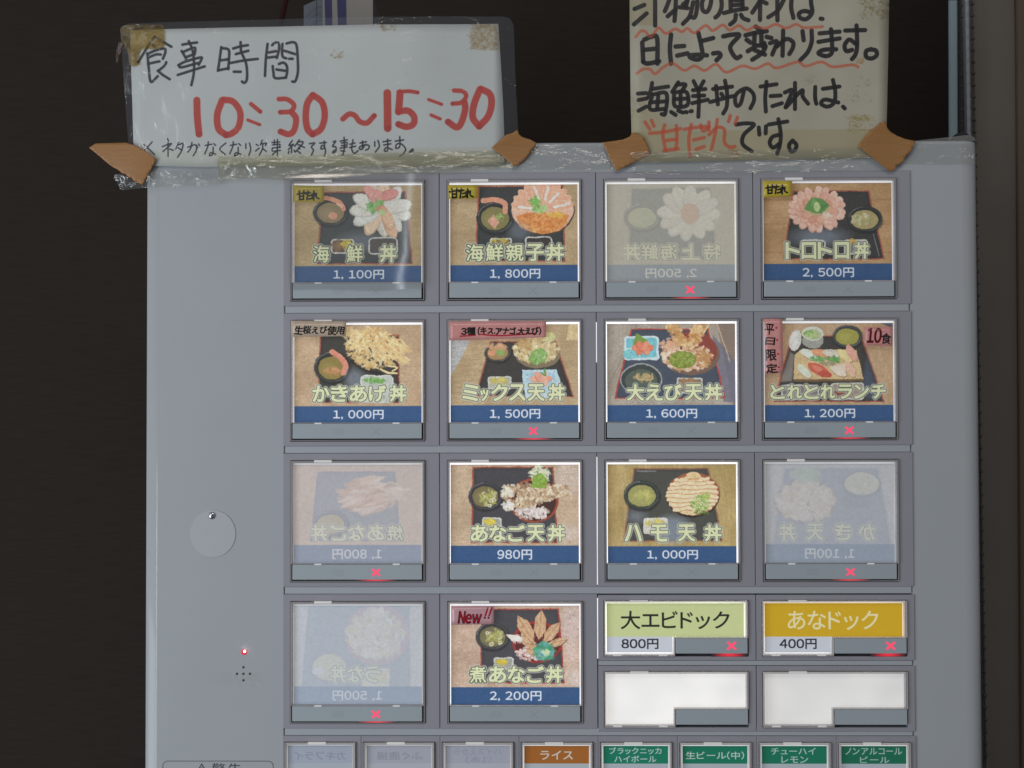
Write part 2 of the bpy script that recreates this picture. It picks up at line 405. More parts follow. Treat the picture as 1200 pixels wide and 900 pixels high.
M_bezel = mat("bezel_plastic", (0.40, 0.39, 0.435), rough=.42, spec=.4, noise=.03, nscale=40, bump=.04, bscale=1500)
M_hole = mat("dark_gap", (0.12, 0.105, 0.115), rough=.6)
M_cap = mat("cap_plastic", (0.48, 0.54, 0.575), rough=.38, noise=.03, nscale=25)
M_capmark = mat("cap_mark_unlit", (0.43, 0.485, 0.512), rough=.4)
M_rim = mat("clear_plastic_rim", (0.80, 0.76, 0.77), rough=.12, trans=.55)
M_tab = mat("clear_plastic_tab", (0.80, 0.79, 0.77), rough=.2, emis=(1, .96, .92), estr=.16)  # slight emission stands in for backlight caught in the clear tabs
M_dark = mat("dark_print", (0.03, 0.03, 0.035), rough=.5)
M_screw = mat("screw_metal", (0.6, 0.6, 0.62), rough=.22, metal=1.0)
M_pane = film("window_film", (1, 1, 1), 0.0, (.5, .5, .5), rough=.06, gloss=.1, bump=.02, bscale=18)
def glow(name, col, s):
    m = mat(name, (0.8, 0.8, 0.8), rough=.5, emis=col, estr=s); nt = m.node_tree
    tc = nt.nodes.new("ShaderNodeTexCoord"); n = nt.nodes.new("ShaderNodeTexNoise"); n.inputs["Scale"].default_value = 22; n.inputs["Detail"].default_value = 1
    nt.links.new(tc.outputs["Object"], n.inputs["Vector"]); r = nt.nodes.new("ShaderNodeMapRange")
    r.inputs[1].default_value = .3; r.inputs[2].default_value = .7; r.inputs[3].default_value = s * .78; r.inputs[4].default_value = s * 1.12
    nt.links.new(n.outputs["Fac"], r.inputs[0]); nt.links.new(r.outputs[0], nt.nodes["Principled BSDF"].inputs["Emission Strength"])
    return m
M_red = mat("red_lamp", (0.5, 0.08, 0.12), rough=.4, emis=(1.0, 0.06, 0.15), estr=.8)

# ------------------------------------------------------------------ room behind
SET = dict(kind="structure")
wallm = mat("dark_wallpaper", (0.037, 0.029, 0.0235), rough=.8, spec=.12, noise=.32, nscale=230, bump=.6, bscale=300, stretch=(.14, 1, 2.6))
mbw = MB(); mbw.box(-2600, -1900, 2600, 1990, -0, -80)
mbw.done("back_wall", wallm, loc=(0, 0.36, H0), **SET)
mf = MB(); mf.box(-2600, 0, 2600, 10, 0, 3300)
mf.done("floor", mat("floor_tile", (.12, .11, .10), rough=.5, noise=.15, nscale=30), loc=(0, 0.36, 0.0), **SET)

# door frame at the right, behind the machine
def at_y(px, py, y):
    ray = r_ * (px - 600) / FPX + f_ + u_ * (450 - py) / FPX; t = (y - CAM[1]) / ray[1]
    return Vector((CAM[0] + ray[0] * t, y, CAM[2] + ray[2] * t + H0))
def post(name, x_top, x_bot, wpx, y, depth, m, parent, top=-60, bot=1250):
    """upright bar whose left edge runs between two measured points"""
    bm = bmesh.new(); A = at_y(x_top, 0, y); B = at_y(x_bot, 900, y); wv = wpx * S * (y - CAM[1])
    dx = (B.x - A.x) / (B.z - A.z)
    def X(z): return A.x + dx * (z - A.z)
    z1, z0 = A.z + 0.18, 0.55
    if top is not None and top > -50: z1 = at_y(0, top, y).z
    vs = [bm.verts.new((X(z) + o, yy, z)) for z in (z0, z1) for yy in (y, y + depth) for o in (0, wv)]
    for f in ((0, 1, 5, 4), (1, 3, 7, 5), (3, 2, 6, 7), (2, 0, 4, 6), (4, 5, 7, 6), (0, 2, 3, 1)): bm.faces.new([vs[i] for i in f])
    bmesh.ops.recalc_face_normals(bm, faces=bm.faces)
    bmesh.ops.bevel(bm, geom=[e for e in bm.edges if abs(e.verts[0].co.z - e.verts[1].co.z) > .2], offset=.0008, segments=2, affect='EDGES')
    me = D.meshes.new(name); bm.to_mesh(me); bm.free()
    o = link(name, me, m, parent)
    if parent: o.matrix_parent_inverse = Matrix.Translation(-parent.location)
    return o
YF = 0.16
fr_ = D.objects.new("door_frame", None); COL.objects.link(fr_); fr_.location = at_y(1150, 900, YF); fr_.location.z = 0
fr_["label"] = "dark brown door panel and pale metal rail standing behind the machine's right side"; fr_["category"] = "door frame"
m_blue = mat("pale_blue_metal", (.36, .50, .56), rough=.45)
m_rail = mat("grey_metal_rail", (.62, .66, .72), rough=.35, metal=.2)
m_dkrail = mat("dark_metal_groove", (.022, .024, .034), rough=.45)
m_brown = mat("brown_door_panel", (.165, .145, .123), rough=.55, noise=.12, nscale=14, bump=.15, bscale=200)
m_brown2 = mat("brown_door_stile", (.14, .095, .066), rough=.5, noise=.15, nscale=20)
m_seam = mat("dark_seam", (.022, .024, .026), rough=.6)
post("rail_panel", 1112, 1114.5, 10, YF + .01, .002, m_blue, fr_, top=8)
post("rail_top", 1112, 1114.5, 10, YF + .0125, .002, mat("beige_block", (.09, .075, .06), rough=.6), fr_)
post("groove", 1122, 1125.5, 10, YF + .015, .02, m_dkrail, fr_)
post("metal_rail", 1131.5, 1147, 6, YF + .005, .02, m_rail, fr_)
post("door_panel", 1137.5, 1153.5, 52, YF, .03, m_brown, fr_)
post("seam_strip", 1186, 1196, 7, YF + .004, .03, m_seam, fr_)
post("door_stile", 1191, 1197, 60, YF - .004, .03, m_brown2, fr_)
# ball chain, and its reflection in the rail built as a second bead row
def chain(x_top, x_bot, y, r, label):
    bm = bmesh.new(); A = at_y(x_top, 0, y); B = at_y(x_bot, 900, y); z = A.z + .12; i = 0
    pitch = 13.7 * S * (y - CAM[1])
    while z > .9:
        x = A.x + (B.x - A.x) * (z - A.z) / (B.z - A.z)
        bmesh.ops.create_icosphere(bm, subdivisions=2, radius=r, matrix=Matrix.Translation((x, y, z)))
        bmesh.ops.create_cone(bm, cap_ends=False, segments=8, radius1=r * .38, radius2=r * .38, depth=pitch, matrix=Matrix.Translation((x, y, z - pitch / 2)))
        z -= pitch; i += 1
    me = D.meshes.new("chain_beads"); bm.to_mesh(me); bm.free()
    for p in me.polygons: p.use_smooth = True
    return link("chain_beads", me, mat("chain_plastic", (.06, .054, .05), rough=.3), label=label, cat="chain", group="ball chains of the blind")
chain(1139.2, 1155.5, YF - .006, .0017, "dark ball chain hanging along the edge of the brown door panel")
chain(1126.5, 1131, YF + .004, .0015, "dark ball chain hanging between the pale blue strip and the metal rail")

# ------------------------------------------------------------------ ticket machine
mach = D.objects.new("ticket_machine", None); COL.objects.link(mach)
mach.location = (0, 0, 0)
mach["label"] = "pale grey meal ticket vending machine with a grid of lit photo menu buttons"; mach["category"] = "ticket machine"
ORG = Vector((0, 0, 0))
UL, UR, VT, VB = 169.0, 1149.5, 166.0, 2250.0
BU0, BU1, BV0, BV1 = 332.0, 1066.5, 202.5, 1210.0      # opening that holds the buttons
bm = bmesh.new()
prof = [(UL, -560), (UL, -6.5), (UL + .8, -4.2), (UL + 2.5, -2.95), (UL + 9.5, -1.05), (UL + 11, -.6), (UL + 13, -.2), (UL + 15.5, 0),
        (UR - 22, 0), (UR - 15, -.8), (UR - 9, -3.0), (UR - 4.5, -7), (UR - 1.5, -12.5), (UR, -20), (UR, -560)]
def V3(u, v, d): return (u * S, -d * S, -v * S)
tiers = [(VT + 3.5, 0.0), (VT + 1.2, -1.4), (VT + .2, -4.0)]     # rounded top edge: (v, inset d)
rows_ = []
rows_.append([bm.verts.new(V3(u, VB, d)) for u, d in prof])
for v, ins in tiers:
    rows_.append([bm.verts.new(V3(min(max(u, UL - ins * .0), UR), v, d + (ins if d > -100 else 0))) for u, d in prof])
n = len(prof)
for a, b in zip(rows_[:-1], rows_[1:]):
    for i in range(n - 1):
        if a is rows_[0] and i == 7: continue
        bm.faces.new([a[i], a[i + 1], b[i + 1], b[i]])
bm.faces.new(rows_[-1])
# front face with the opening
a0, a1 = rows_[0][7], rows_[0][8]; b0, b1 = rows_[1][7], rows_[1][8]
q = [bm.verts.new(V3(u, v, 0)) for u, v in ((BU0, BV0), (BU1, BV0), (BU1, BV1), (BU0, BV1))]
for f in ((b0, b1, q[1], q[0]), (b1, a1, q[2], q[1]), (a1, a0, q[3], q[2]), (a0, b0, q[0], q[3])): bm.faces.new(f)
w_ = [bm.verts.new(V3(u, v, -9)) for u, v in ((BU0, BV0), (BU1, BV0), (BU1, BV1), (BU0, BV1))]
for i in range(4): bm.faces.new([q[i], q[(i + 1) % 4], w_[(i + 1) % 4], w_[i]])
bm.faces.new(w_)
bmesh.ops.recalc_face_normals(bm, faces=bm.faces)
me = D.meshes.new("cabinet"); bm.to_mesh(me); bm.free()
for p in me.polygons: p.use_smooth = p.area < .9 and abs(p.normal.z) < .9 and len(p.vertices) == 4 and abs(p.normal.y) < .999
mach.location = W(0, 0, 0)            # grid origin; children use grid metres
cab = link("cabinet", me, M_paint, mach)

# light seam floor and strips between the rows
mb = MB(); mb.box(BU0 + .2, BV0 + .2, BU1 - .2, BV1 - .2, -8.9, -8.2)
mb.done("button_bay_floor", M_hole, mach)
PX, PY, QX, QY = 341.0, 211.0, 183.96, 164.53
UM, VM = 9.3, 8.7                   # button inset in its bezel
def rowtop(j): return PY + QY * j
strip_v = [(rowtop(j) - VM - 9.7, rowtop(j) - VM - .3) for j in (1, 2, 3)]
def bez_frame(name, u0, v0, u1, v1, outl, loc):
    """bezel slab with a rectangular hole (outl) — bevelled outer edge"""
    m_ = MB(); o = [(u0, v0), (u1, v0), (u1, v1), (u0, v1)]; a, b, c, e = outl
    i_ = [(a, b), (c, b), (c, e), (a, e)]; b1_ = .5
    o2 = [(u0 + b1_, v0 + b1_), (u1 - b1_, v0 + b1_), (u1 - b1_, v1 - b1_), (u0 + b1_, v1 - b1_)]
    i2 = [(a - .4, b - .4), (c + .4, b - .4), (c + .4, e + .4), (a - .4, e + .4)]
    bmx = m_.bm
    def lp(pts, d): return [m_.P(u, v, d) for u, v in pts]
    L = [lp(o, -7), lp(o, 1.4), lp(o2, 1.9), lp(i2, 1.9), lp(i_, 1.5), lp(i_, -7)]
    for A, B in zip(L[:-1], L[1:]):
        for k in range(4): bmx.faces.new([A[k], A[(k + 1) % 4], B[(k + 1) % 4], B[k]])
    return m_.done(name, M_bezel, mach, loc)
def at(u, v): return Vector((u * S, 0, -v * S))

# ---- prints
def std(x0, y0, x1, y1, bg): return Paint(x0, y0, x1, y1, 608, 464, bg)
BLUE = (42, 74, 118)
def finish(p, price, px, yb0, mirror=False, wash=None):
    """blue price band and price"""
    x1 = p.x0 + p.w / p.kx; y1 = p.y0 + p.h / p.ky
    p.poly([(p.x0 - 5, yb0), (x1 + 5, yb0), (x1 + 5, y1 + 5), (p.x0 - 5, y1 + 5)], BLUE)
    h = y1 - yb0
    p.text(price, px[0], yb0 + h * .24, px[1], yb0 + h * .80, (214, 218, 228), 1, bold=1.1, flip=mirror, gap=.02)
    return p
FR = (224, 228, 180)
def title(p, chars, centres, y0, y1, w=112, mirror=False, slant=0.0):
    L = [(10.5, (196, 198, 186), .85), (6.6, (58, 66, 50), .95)]
    if not getattr(p, 'warped', 0):
        p.warped = 1; h, w_ = p.h, p.w; sd = int(centres[0])
        for cell, amp in ((40, 4.5), (6, 3.2)):
            yy, xx = np.mgrid[0:h, 0:w_]
            X = np.clip(xx + (vnoise(h, w_, cell, sd) - .5) * amp, 0, w_ - 1).astype(int); Y = np.clip(yy + (vnoise(h, w_, cell, sd + 5) - .5) * amp, 0, h - 1).astype(int)
            p.a = p.a[Y, X]
        lum = p.a.mean(2, keepdims=True); k_ = np.clip((lum - 60) / 110, 0.15, 1)
        p.a = p.a * (1 + k_ * ((vnoise(h, w_, 5, sd + 9) - .5) * .13 + (vnoise(h, w_, 13, sd + 11) - .5) * .07)[..., None])
        hot = np.clip(vnoise(h, w_, 3.4, sd + 21) * .6 + vnoise(h, w_, 6, sd + 22) * .4 - .68, 0, 1) * 5 * np.clip((lum[..., 0] - 120) / 60, 0, 1); cold = np.clip(vnoise(h, w_, 4.2, sd + 23) - .72, 0, 1) * 3 * np.clip((lum[..., 0] - 125) / 60, 0, 1)
        p.a = p.a + (hot * 46 - cold * 46)[..., None]
    for rad in (0, 1):
        for ch, c in zip(chars, centres):
            ww = w * (.5 if ch in 'ッ' else 1) ; yy0 = y0 + (y1 - y0) * (.3 if ch in 'ッ' else 0)
            p.text(ch, c - ww / 2 + 4, yy0 + 4, c + ww / 2 - 4, y1 - 4, FR, .92 if rad else 0, bold=2.0 if ch in '鮮親海焼煮特' else 3.6, layers=[L[0]] if not rad else [L[1]], flip=mirror, slant=slant)
    return p
def tray(p, pts, rim=(150, 75, 60), top=(44, 44, 42)):
    p.poly(pts, rim); c = np.mean(pts, 0); p.poly([tuple(c + (np.array(q_) - c) * .965) for q_ in pts], top)
    p.poly([tuple(c + (np.array(q_) - c) * .90) for q_ in pts], [t + 8 for t in top], .7, 12); return p
def soup(p, cx, cy, rx, ry, liq=(128, 112, 62), rim=(34, 36, 34)):
    p.ell(cx + 4, cy + 9, rx * 1.04, ry * 1.05, (15, 15, 15), .5, soft=8)
    p.ell(cx, cy, rx, ry, rim); p.ell(cx, cy, rx * .93, ry * .92, [c + 34 for c in rim], .7); p.ell(cx, cy, rx * .88, ry * .86, rim)
    for a0_, a1_, al_ in ((3.3, 4.6, .5), (.3, 1.3, .3)): p.line([(cx + rx * .94 * math.cos(t), cy + ry * .94 * math.sin(t)) for t in np.linspace(a0_, a1_, 7)], 4, (176, 180, 180), al_)
    p.ell(cx, cy + ry * .06, rx * .78, ry * .74, liq); p.ell(cx - rx * .2, cy + ry * .1, rx * .4, ry * .35, [c + 18 for c in liq], .5, soft=14)
    return p
def dish(p, x0, y0, x1, y1, inner, rim=(190, 190, 182), r=18):
    p.poly(round_poly(x0, y0, x1, y1, r), rim); p.poly(round_poly(x0 + 10, y0 + 10, x1 - 10, y1 - 10, r * .6), inner); return p
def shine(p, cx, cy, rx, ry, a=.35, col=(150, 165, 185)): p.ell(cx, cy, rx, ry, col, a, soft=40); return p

def c_kaisen():
    p = std(115, 96, 962, 746, (166, 142, 100)).wood(0, 12)
    tray(p, [(300, 135), (860, 130), (905, 622), (262, 622)], top=(46, 50, 48))
    soup(p, 355, 272, 115, 92, (128, 112, 78)); p.line([(318, 175), (390, 195), (425, 215), (440, 250)], 30, (205, 140, 110)); p.line([(400, 215), (430, 235)], 12, (225, 175, 150))
    p.ell(372, 298, 30, 24, (200, 140, 112)); shine(p, 560, 470, 150, 60)
    p.petals(690, 255, 105, 85, 11, 105, 50, [(215, 212, 200), (222, 218, 206), (205, 200, 186), (224, 190, 160), (215, 215, 205)], .3)
    p.petals(680, 170, 60, 30, 3, 75, 38, [(216, 152, 140), (210, 138, 128)], 3.9); p.petals(745, 350, 25, 30, 2, 80, 38, [(222, 178, 145)], 1.2)
    p.clumps(655, 235, 60, 45, 40, 20, [(105, 168, 85), (130, 185, 105), (90, 150, 75)]); p.clumps(700, 255, 30, 24, 14, 16, [(215, 130, 110), (225, 150, 125)])
    p.ell(700, 272, 24, 20, (170, 195, 130))
    dish(p, 358, 452, 512, 548, (75, 62, 45)); p.clumps(405, 495, 36, 34, 25, 20, [(110, 85, 60), (140, 105, 70)]); p.clumps(468, 495, 32, 34, 25, 18, [(200, 180, 60), (180, 150, 50)])
    dish(p, 608, 440, 806, 558, (70, 66, 62), r=34)
    title(p, '海鮮丼', [295, 518, 740], 492, 612); return finish(p, '1, 100円', (378, 712), 634)
def c_oyako():
    p = std(98, 92, 950, 742, (170, 145, 108)).wood(0, 12)
    tray(p, [(285, 100), (855, 96), (868, 605), (262, 600)], top=(42, 45, 44)); soup(p, 398, 310, 122, 105, (120, 112, 66))
    p.line([(320, 195), (400, 190), (460, 215), (465, 270)], 34, (205, 140, 112)); p.poly([(345, 330), (390, 290), (425, 340), (400, 385)], (205, 150, 125)); p.clumps(430, 310, 26, 26, 14, 12, [(140, 170, 90)])
    p.ell(715, 262, 215, 168, (60, 55, 50)); p.ell(715, 255, 208, 160, (222, 175, 150))
    for k in range(11):
        a = 3.25 + k * .29; x, y = 715 + 120 * math.cos(a), 245 + 92 * math.sin(a)
        p.ell(x, y, 92, 36, (226, 176, 148), 1, math.degrees(a)); p.ell(x, y, 85, 27, (220, 158, 126), 1, math.degrees(a))
        for w__ in (-16, -5, 6, 17): p.line([(x - 70 * math.cos(a) - w__ * math.sin(a), y - 70 * math.sin(a) + w__ * math.cos(a)), (x + 75 * math.cos(a) - w__ * math.sin(a), y + 75 * math.sin(a) + w__ * math.cos(a))], 3, (236, 200, 178), .6)
    for x, y in ((668, 130), (745, 135), (800, 170), (590, 245), (860, 225)): p.line([(715 + (x - 715) * 1.25, 262 + (y - 262) * 1.2), (715 + (x - 715) * .55, 262 + (y - 262) * .55)], 16, (222, 215, 205))
    p.poly([(535, 300), (620, 275), (720, 290), (830, 272), (895, 300), (860, 365), (790, 410), (715, 425), (620, 395), (560, 350)], (206, 128, 66))
    p.clumps(715, 345, 165, 66, 420, 9, [(222, 150, 82), (205, 118, 55), (228, 165, 95), (190, 105, 50)], .9, 1.2)
    p.clumps(810, 295, 55, 22, 60, 12, [(225, 180, 80), (215, 160, 60)]); p.clumps(665, 210, 32, 40, 40, 15, [(95, 165, 70), (130, 185, 95)]); p.clumps(690, 262, 36, 18, 20, 14, [(95, 165, 70), (150, 195, 120)])
    p.ell(722, 250, 26, 24, (168, 195, 130)); shine(p, 560, 400, 70, 60)
    dish(p, 360, 445, 512, 540, (90, 75, 50)); p.clumps(440, 470, 60, 18, 20, 18, [(190, 175, 70), (120, 90, 60)]); dish(p, 595, 436, 780, 540, (50, 46, 42), r=30)
    title(p, '海鮮親子丼', [262, 395, 530, 665, 800], 486, 604, 122); return finish(p, '1, 800円', (365, 698), 628)
def c_toku():
    p = std(118, 86, 965, 742, (150, 143, 125)).wood(0, 6)
    tray(p, [(275, 110), (810, 105), (850, 600), (250, 600)], rim=(120, 115, 110), top=(62, 72, 76)); soup(p, 350, 305, 120, 92, (140, 150, 110), (60, 68, 70))
    p.petals(660, 280, 115, 95, 12, 95, 50, [(215, 210, 198), (205, 200, 190)], .1); p.ell(668, 285, 62, 70, (190, 140, 110)); p.clumps(668, 285, 50, 60, 40, 18, [(200, 140, 110), (180, 130, 105)])
    title(p, '丼鮮海上特', [282, 402, 530, 672, 815], 488, 600, 118, True); finish(p, '2, 500円', (375, 712), 628, True)
    p.a = p.a * .30 + np.array((184, 178, 164)) * .70
    return p
def c_toro():
    p = std(106, 80, 962, 735, (172, 135, 92)).wood(0, 14)
    for y in (190, 350, 540): p.line([(100, y), (960, y + 4)], 4, (130, 98, 60), .7)
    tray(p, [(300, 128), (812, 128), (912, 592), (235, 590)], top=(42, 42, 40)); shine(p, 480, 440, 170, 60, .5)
    for rr, n_, c_ in ((150, 19, (226, 178, 158)), (105, 14, (222, 168, 146)), (70, 10, (214, 156, 132))):
        p.petals(462, 255, rr, rr * .74, n_, 46, 30, [c_, [q_ + 8 for q_ in c_], [q_ - 8 for q_ in c_]], .1 * rr, seed=int(rr))
    p.ell(460, 250, 85, 45, (185, 165, 120)); p.poly([(375, 250), (425, 175), (500, 180), (545, 225), (500, 285), (440, 278)], (90, 135, 70)); p.poly([(420, 230), (435, 165), (470, 220)], (110, 155, 85)); p.poly([(470, 240), (540, 215), (500, 260)], (75, 120, 60), .8)
    p.ell(463, 238, 22, 32, (175, 195, 130)); p.clumps(530, 300, 30, 22, 12, 20, [(228, 200, 180)])
    soup(p, 780, 320, 115, 88, (160, 145, 95)); p.clumps(755, 320, 62, 42, 26, 22, [(196, 186, 150), (170, 155, 110), (150, 160, 100)])
    dish(p, 345, 455, 520, 565, (60, 56, 52), r=26); dish(p, 640, 455, 800, 560, (110, 110, 105), r=20); p.clumps(690, 470, 34, 14, 10, 16, [(205, 160, 60)])
    p.line([(835, 420), (875, 570)], 6, (140, 145, 150), .7)
    title(p, 'トロトロ丼', [300, 408, 515, 628, 760], 474, 590, 100); return finish(p, '2, 500円', (366, 706), 620)
def c_kaki():
    p = std(120, 106, 965, 758, (178, 150, 118)).wood(0, 12)
    tray(p, [(290, 168), (815, 168), (822, 625), (272, 625)], top=(46, 44, 38)); soup(p, 370, 385, 118, 105, (130, 112, 56)); p.line([(372, 285), (430, 325), (462, 375), (445, 425)], 36, (205, 130, 105))
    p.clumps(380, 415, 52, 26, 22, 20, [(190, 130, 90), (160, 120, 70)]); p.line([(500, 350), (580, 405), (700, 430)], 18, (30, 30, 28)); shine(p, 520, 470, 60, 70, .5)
    p.clumps(650, 260, 185, 130, 320, 26, [(214, 182, 122), (226, 198, 145), (200, 162, 100), (232, 210, 165), (206, 170, 112)], .9, 3.0)
    p.clumps(620, 215, 120, 90, 130, 26, [(222, 192, 135), (236, 214, 170), (196, 155, 95)], .9, 3.4); p.clumps(780, 290, 105, 90, 70, 34, [(226, 196, 140), (214, 176, 118)], .95, 4.5, 40)
    p.clumps(480, 160, 60, 40, 40, 26, [(222, 192, 140)], .9, 3); p.line([(690, 400), (740, 425), (800, 430)], 13, (226, 200, 145)); p.line([(740, 380), (800, 390), (770, 415)], 11, (226, 200, 145))
    dish(p, 555, 440, 778, 625, (178, 182, 172), (196, 198, 190), 30); p.clumps(655, 478, 70, 18, 60, 12, [(110, 165, 70), (80, 140, 60)]); p.clumps(650, 580, 70, 30, 20, 24, [(150, 155, 135)])
    title(p, 'かきあげ丼', [298, 420, 545, 672, 808], 508, 620, 116); return finish(p, '1, 000円', (380, 712), 648)
def c_mix():
    p = std(104, 100, 948, 756, (172, 148, 112)).wood(0, 14, seed=8)
    p.poly([(100, 200), (235, 205), (110, 440), (100, 440)], (170, 172, 172)); p.poly([(885, 100), (950, 100), (950, 210), (868, 205)], (200, 176, 130))
    for y in range(230, 640, 34): p.line([(110, y + 20), (330, y), (640, y)], 2.5, (140, 114, 78), .6)
    tray(p, [(365, 210), (800, 210), (918, 590), (265, 580)], top=(46, 44, 42))
    soup(p, 415, 285, 88, 64, (150, 120, 78), (50, 48, 44)); p.clumps(420, 250, 60, 24, 20, 20, [(196, 150, 110)]); p.ell(378, 290, 26, 18, (212, 140, 105)); p.clumps(435, 290, 28, 18, 20, 11, [(120, 165, 85)])
    p.ell(680, 300, 150, 92, (120, 105, 80)); p.clumps(670, 275, 150, 85, 260, 18, [(212, 196, 150), (226, 212, 172), (196, 172, 120), (180, 150, 100)], .9, 1.8)
    p.clumps(755, 185, 38, 26, 30, 18, [(190, 190, 130)]); p.clumps(590, 240, 50, 40, 40, 18, [(176, 140, 90), (190, 160, 110)]); p.poly([(620, 340), (640, 285), (700, 255), (745, 290), (725, 350), (670, 372)], (118, 158, 80)); p.clumps(690, 315, 48, 44, 60, 13, [(130, 170, 90), (105, 145, 70), (165, 190, 130)])
    dish(p, 350, 445, 505, 535, (170, 170, 150)); p.clumps(430, 480, 52, 22, 26, 20, [(196, 180, 80), (180, 165, 110)])
    p.poly([(578, 405), (800, 400), (826, 470), (830, 590), (600, 600), (578, 470)], (178, 202, 212)); p.poly([(595, 425), (790, 420), (810, 560), (612, 560)], (160, 192, 206)); p.petals(700, 465, 35, 14, 6, 40, 22, [(220, 150, 125), (226, 165, 140)]); p.line([(725, 400), (728, 440), (700, 420)], 10, (80, 140, 75))
    title(p, 'ミックス天丼', [236, 328, 428, 545, 670, 805], 500, 615, 112); return finish(p, '1, 500円', (365, 695), 642)
def c_ooebi():
    p = std(128, 98, 978, 752, (158, 146, 132)).wood(0, 12, True)
    p.poly([(860, 98), (978, 98), (978, 640), (960, 640)], (125, 108, 96)); p.poly([(830, 170), (978, 350), (978, 620), (900, 620)], (98, 98, 116), .8); p.line([(860, 100), (940, 350)], 8, (180, 155, 130))
    p.line([(330, 98), (130, 520)], 5, (120, 108, 96), .7)
    tray(p, [(285, 130), (800, 128), (912, 595), (172, 598)], rim=(165, 60, 50), top=(56, 64, 78))
    p.poly(round_poly(240, 178, 470, 340, 24), (196, 212, 216)); p.poly(round_poly(255, 192, 455, 322, 18), (110, 182, 190)); p.ell(285, 300, 52, 34, (120, 190, 196)); p.line([(240, 270), (300, 262), (340, 310)], 7, (210, 222, 222))
    p.poly([(300, 235), (320, 160), (400, 205), (410, 240)], (112, 142, 60)); p.petals(365, 258, 36, 14, 6, 38, 24, [(216, 120, 90), (228, 140, 110)])
    p.ell(352, 468, 140, 108, (150, 152, 150)); p.ell(352, 470, 132, 100, (52, 58, 58)); p.ell(352, 480, 108, 80, (76, 86, 76)); p.clumps(375, 458, 60, 26, 26, 22, [(176, 150, 100), (150, 130, 90)]); p.line([(325, 430), (330, 465), (420, 470), (425, 430)], 9, (186, 165, 120))
    p.ell(680, 300, 195, 140, (110, 84, 70)); p.ell(690, 275, 168, 130, (128, 56, 46)); p.clumps(660, 320, 170, 95, 260, 19, [(206, 170, 128), (224, 204, 178), (186, 140, 92), (232, 220, 205)], .9, 1.7)
    for a, b in (((560, 110), (620, 220)), ((740, 115), (700, 220))):
        for t in np.linspace(0, 1, 9): p.clumps(a[0] + (b[0] - a[0]) * t, a[1] + (b[1] - a[1]) * t, 42, 26, 14, 17, [(196, 150, 96), (180, 128, 72), (218, 184, 136)], .95, 1.6, seed=int(t * 99) + a[0])
    p.line([(770, 160), (790, 120), (800, 100)], 12, (214, 180, 120)); p.clumps(760, 330, 60, 55, 60, 17, [(170, 120, 70), (190, 140, 90)]); p.clumps(530, 240, 46, 46, 50, 18, [(222, 170, 140), (206, 160, 120)])
    p.ell(628, 338, 90, 58, (118, 130, 50)); p.clumps(628, 338, 80, 50, 140, 11, [(135, 150, 58), (100, 112, 42), (150, 165, 80)])
    dish(p, 588, 458, 760, 560, (120, 105, 85), r=12); p.clumps(670, 482, 50, 14, 14, 20, [(150, 110, 75)])
    title(p, '大えび天丼', [315, 440, 565, 700, 832], 500, 612, 116); return finish(p, '1, 600円', (386, 722), 640)
def c_lunch():
    p = std(120, 92, 978, 750, (176, 146, 112)).wood(0, 10, True); p.poly([(120, 430), (270, 92), (120, 92)], (150, 118, 84), .5); p.poly([(895, 92), (978, 92), (978, 130)], (80, 84, 92))
    tray(p, [(300, 172), (770, 175), (915, 620), (175, 615)], top=(48, 46, 42)); p.poly([(770, 480), (800, 300), (895, 600), (800, 600)], (70, 90, 120), .5, 20); p.poly([(225, 480), (290, 280), (320, 300), (300, 480)], (170, 160, 150), .6, 10)
    p.ell(325, 205, 40, 72, (206, 204, 194), 1, 12); p.ell(318, 205, 26, 55, (222, 220, 212), 1, 12); p.ell(442, 205, 72, 55, (150, 150, 140)); p.ell(442, 160, 72, 48, (196, 200, 188)); p.ell(440, 165, 58, 34, (170, 180, 130)); p.clumps(425, 165, 35, 20, 25, 14, [(110, 160, 70), (196, 205, 150)])
    soup(p, 672, 178, 98, 75, (150, 145, 66), (52, 54, 54))
    p.poly([(322, 300), (360, 265), (735, 270), (778, 465), (310, 465)], (204, 176, 128)); p.poly([(310, 465), (778, 465), (775, 480), (315, 480)], (110, 84, 54))
    for x, y, c_, r_o in ((415, 300, (212, 218, 200), 30), (490, 290, (222, 150, 110), 12), (565, 292, (206, 196, 180), 10), (655, 310, (226, 200, 140), 40), (702, 290, (222, 160, 140), 60), (385, 410, (206, 212, 190), 45), (640, 390, (220, 190, 170), 10), (690, 400, (225, 175, 150), 60), (610, 410, (226, 205, 185), 30)):
        p.ell(x + 4, y + 6, 62, 28, (130, 100, 70), .6, r_o); p.ell(x, y, 60, 26, c_, 1, r_o); p.line([(x - 30, y - 6), (x + 30, y + 6)], 5, [min(255, q_ + 18) for q_ in c_], .7)
    p.ell(480, 402, 80, 34, (196, 92, 70), 1, 28); p.ell(470, 392, 40, 16, (214, 120, 95), 1, 28); p.ell(520, 432, 46, 22, (182, 75, 58), 1, 10)
    p.clumps(475, 330, 45, 20, 40, 13, [(90, 150, 80), (120, 170, 100)]); p.clumps(580, 335, 40, 22, 40, 13, [(80, 140, 70), (110, 165, 90)]); p.clumps(545, 360, 50, 12, 20, 16, [(150, 140, 110)])
    dish(p, 230, 500, 480, 605, (120, 110, 110), r=20); dish(p, 560, 490, 780, 605, (150, 130, 120), r=20); p.clumps(650, 560, 60, 24, 20, 20, [(130, 60, 50)])
    title(p, 'とれとれランチ', [205, 318, 430, 540, 655, 765, 878], 502, 600, 100); return finish(p, '1, 200円', (386, 720), 640)
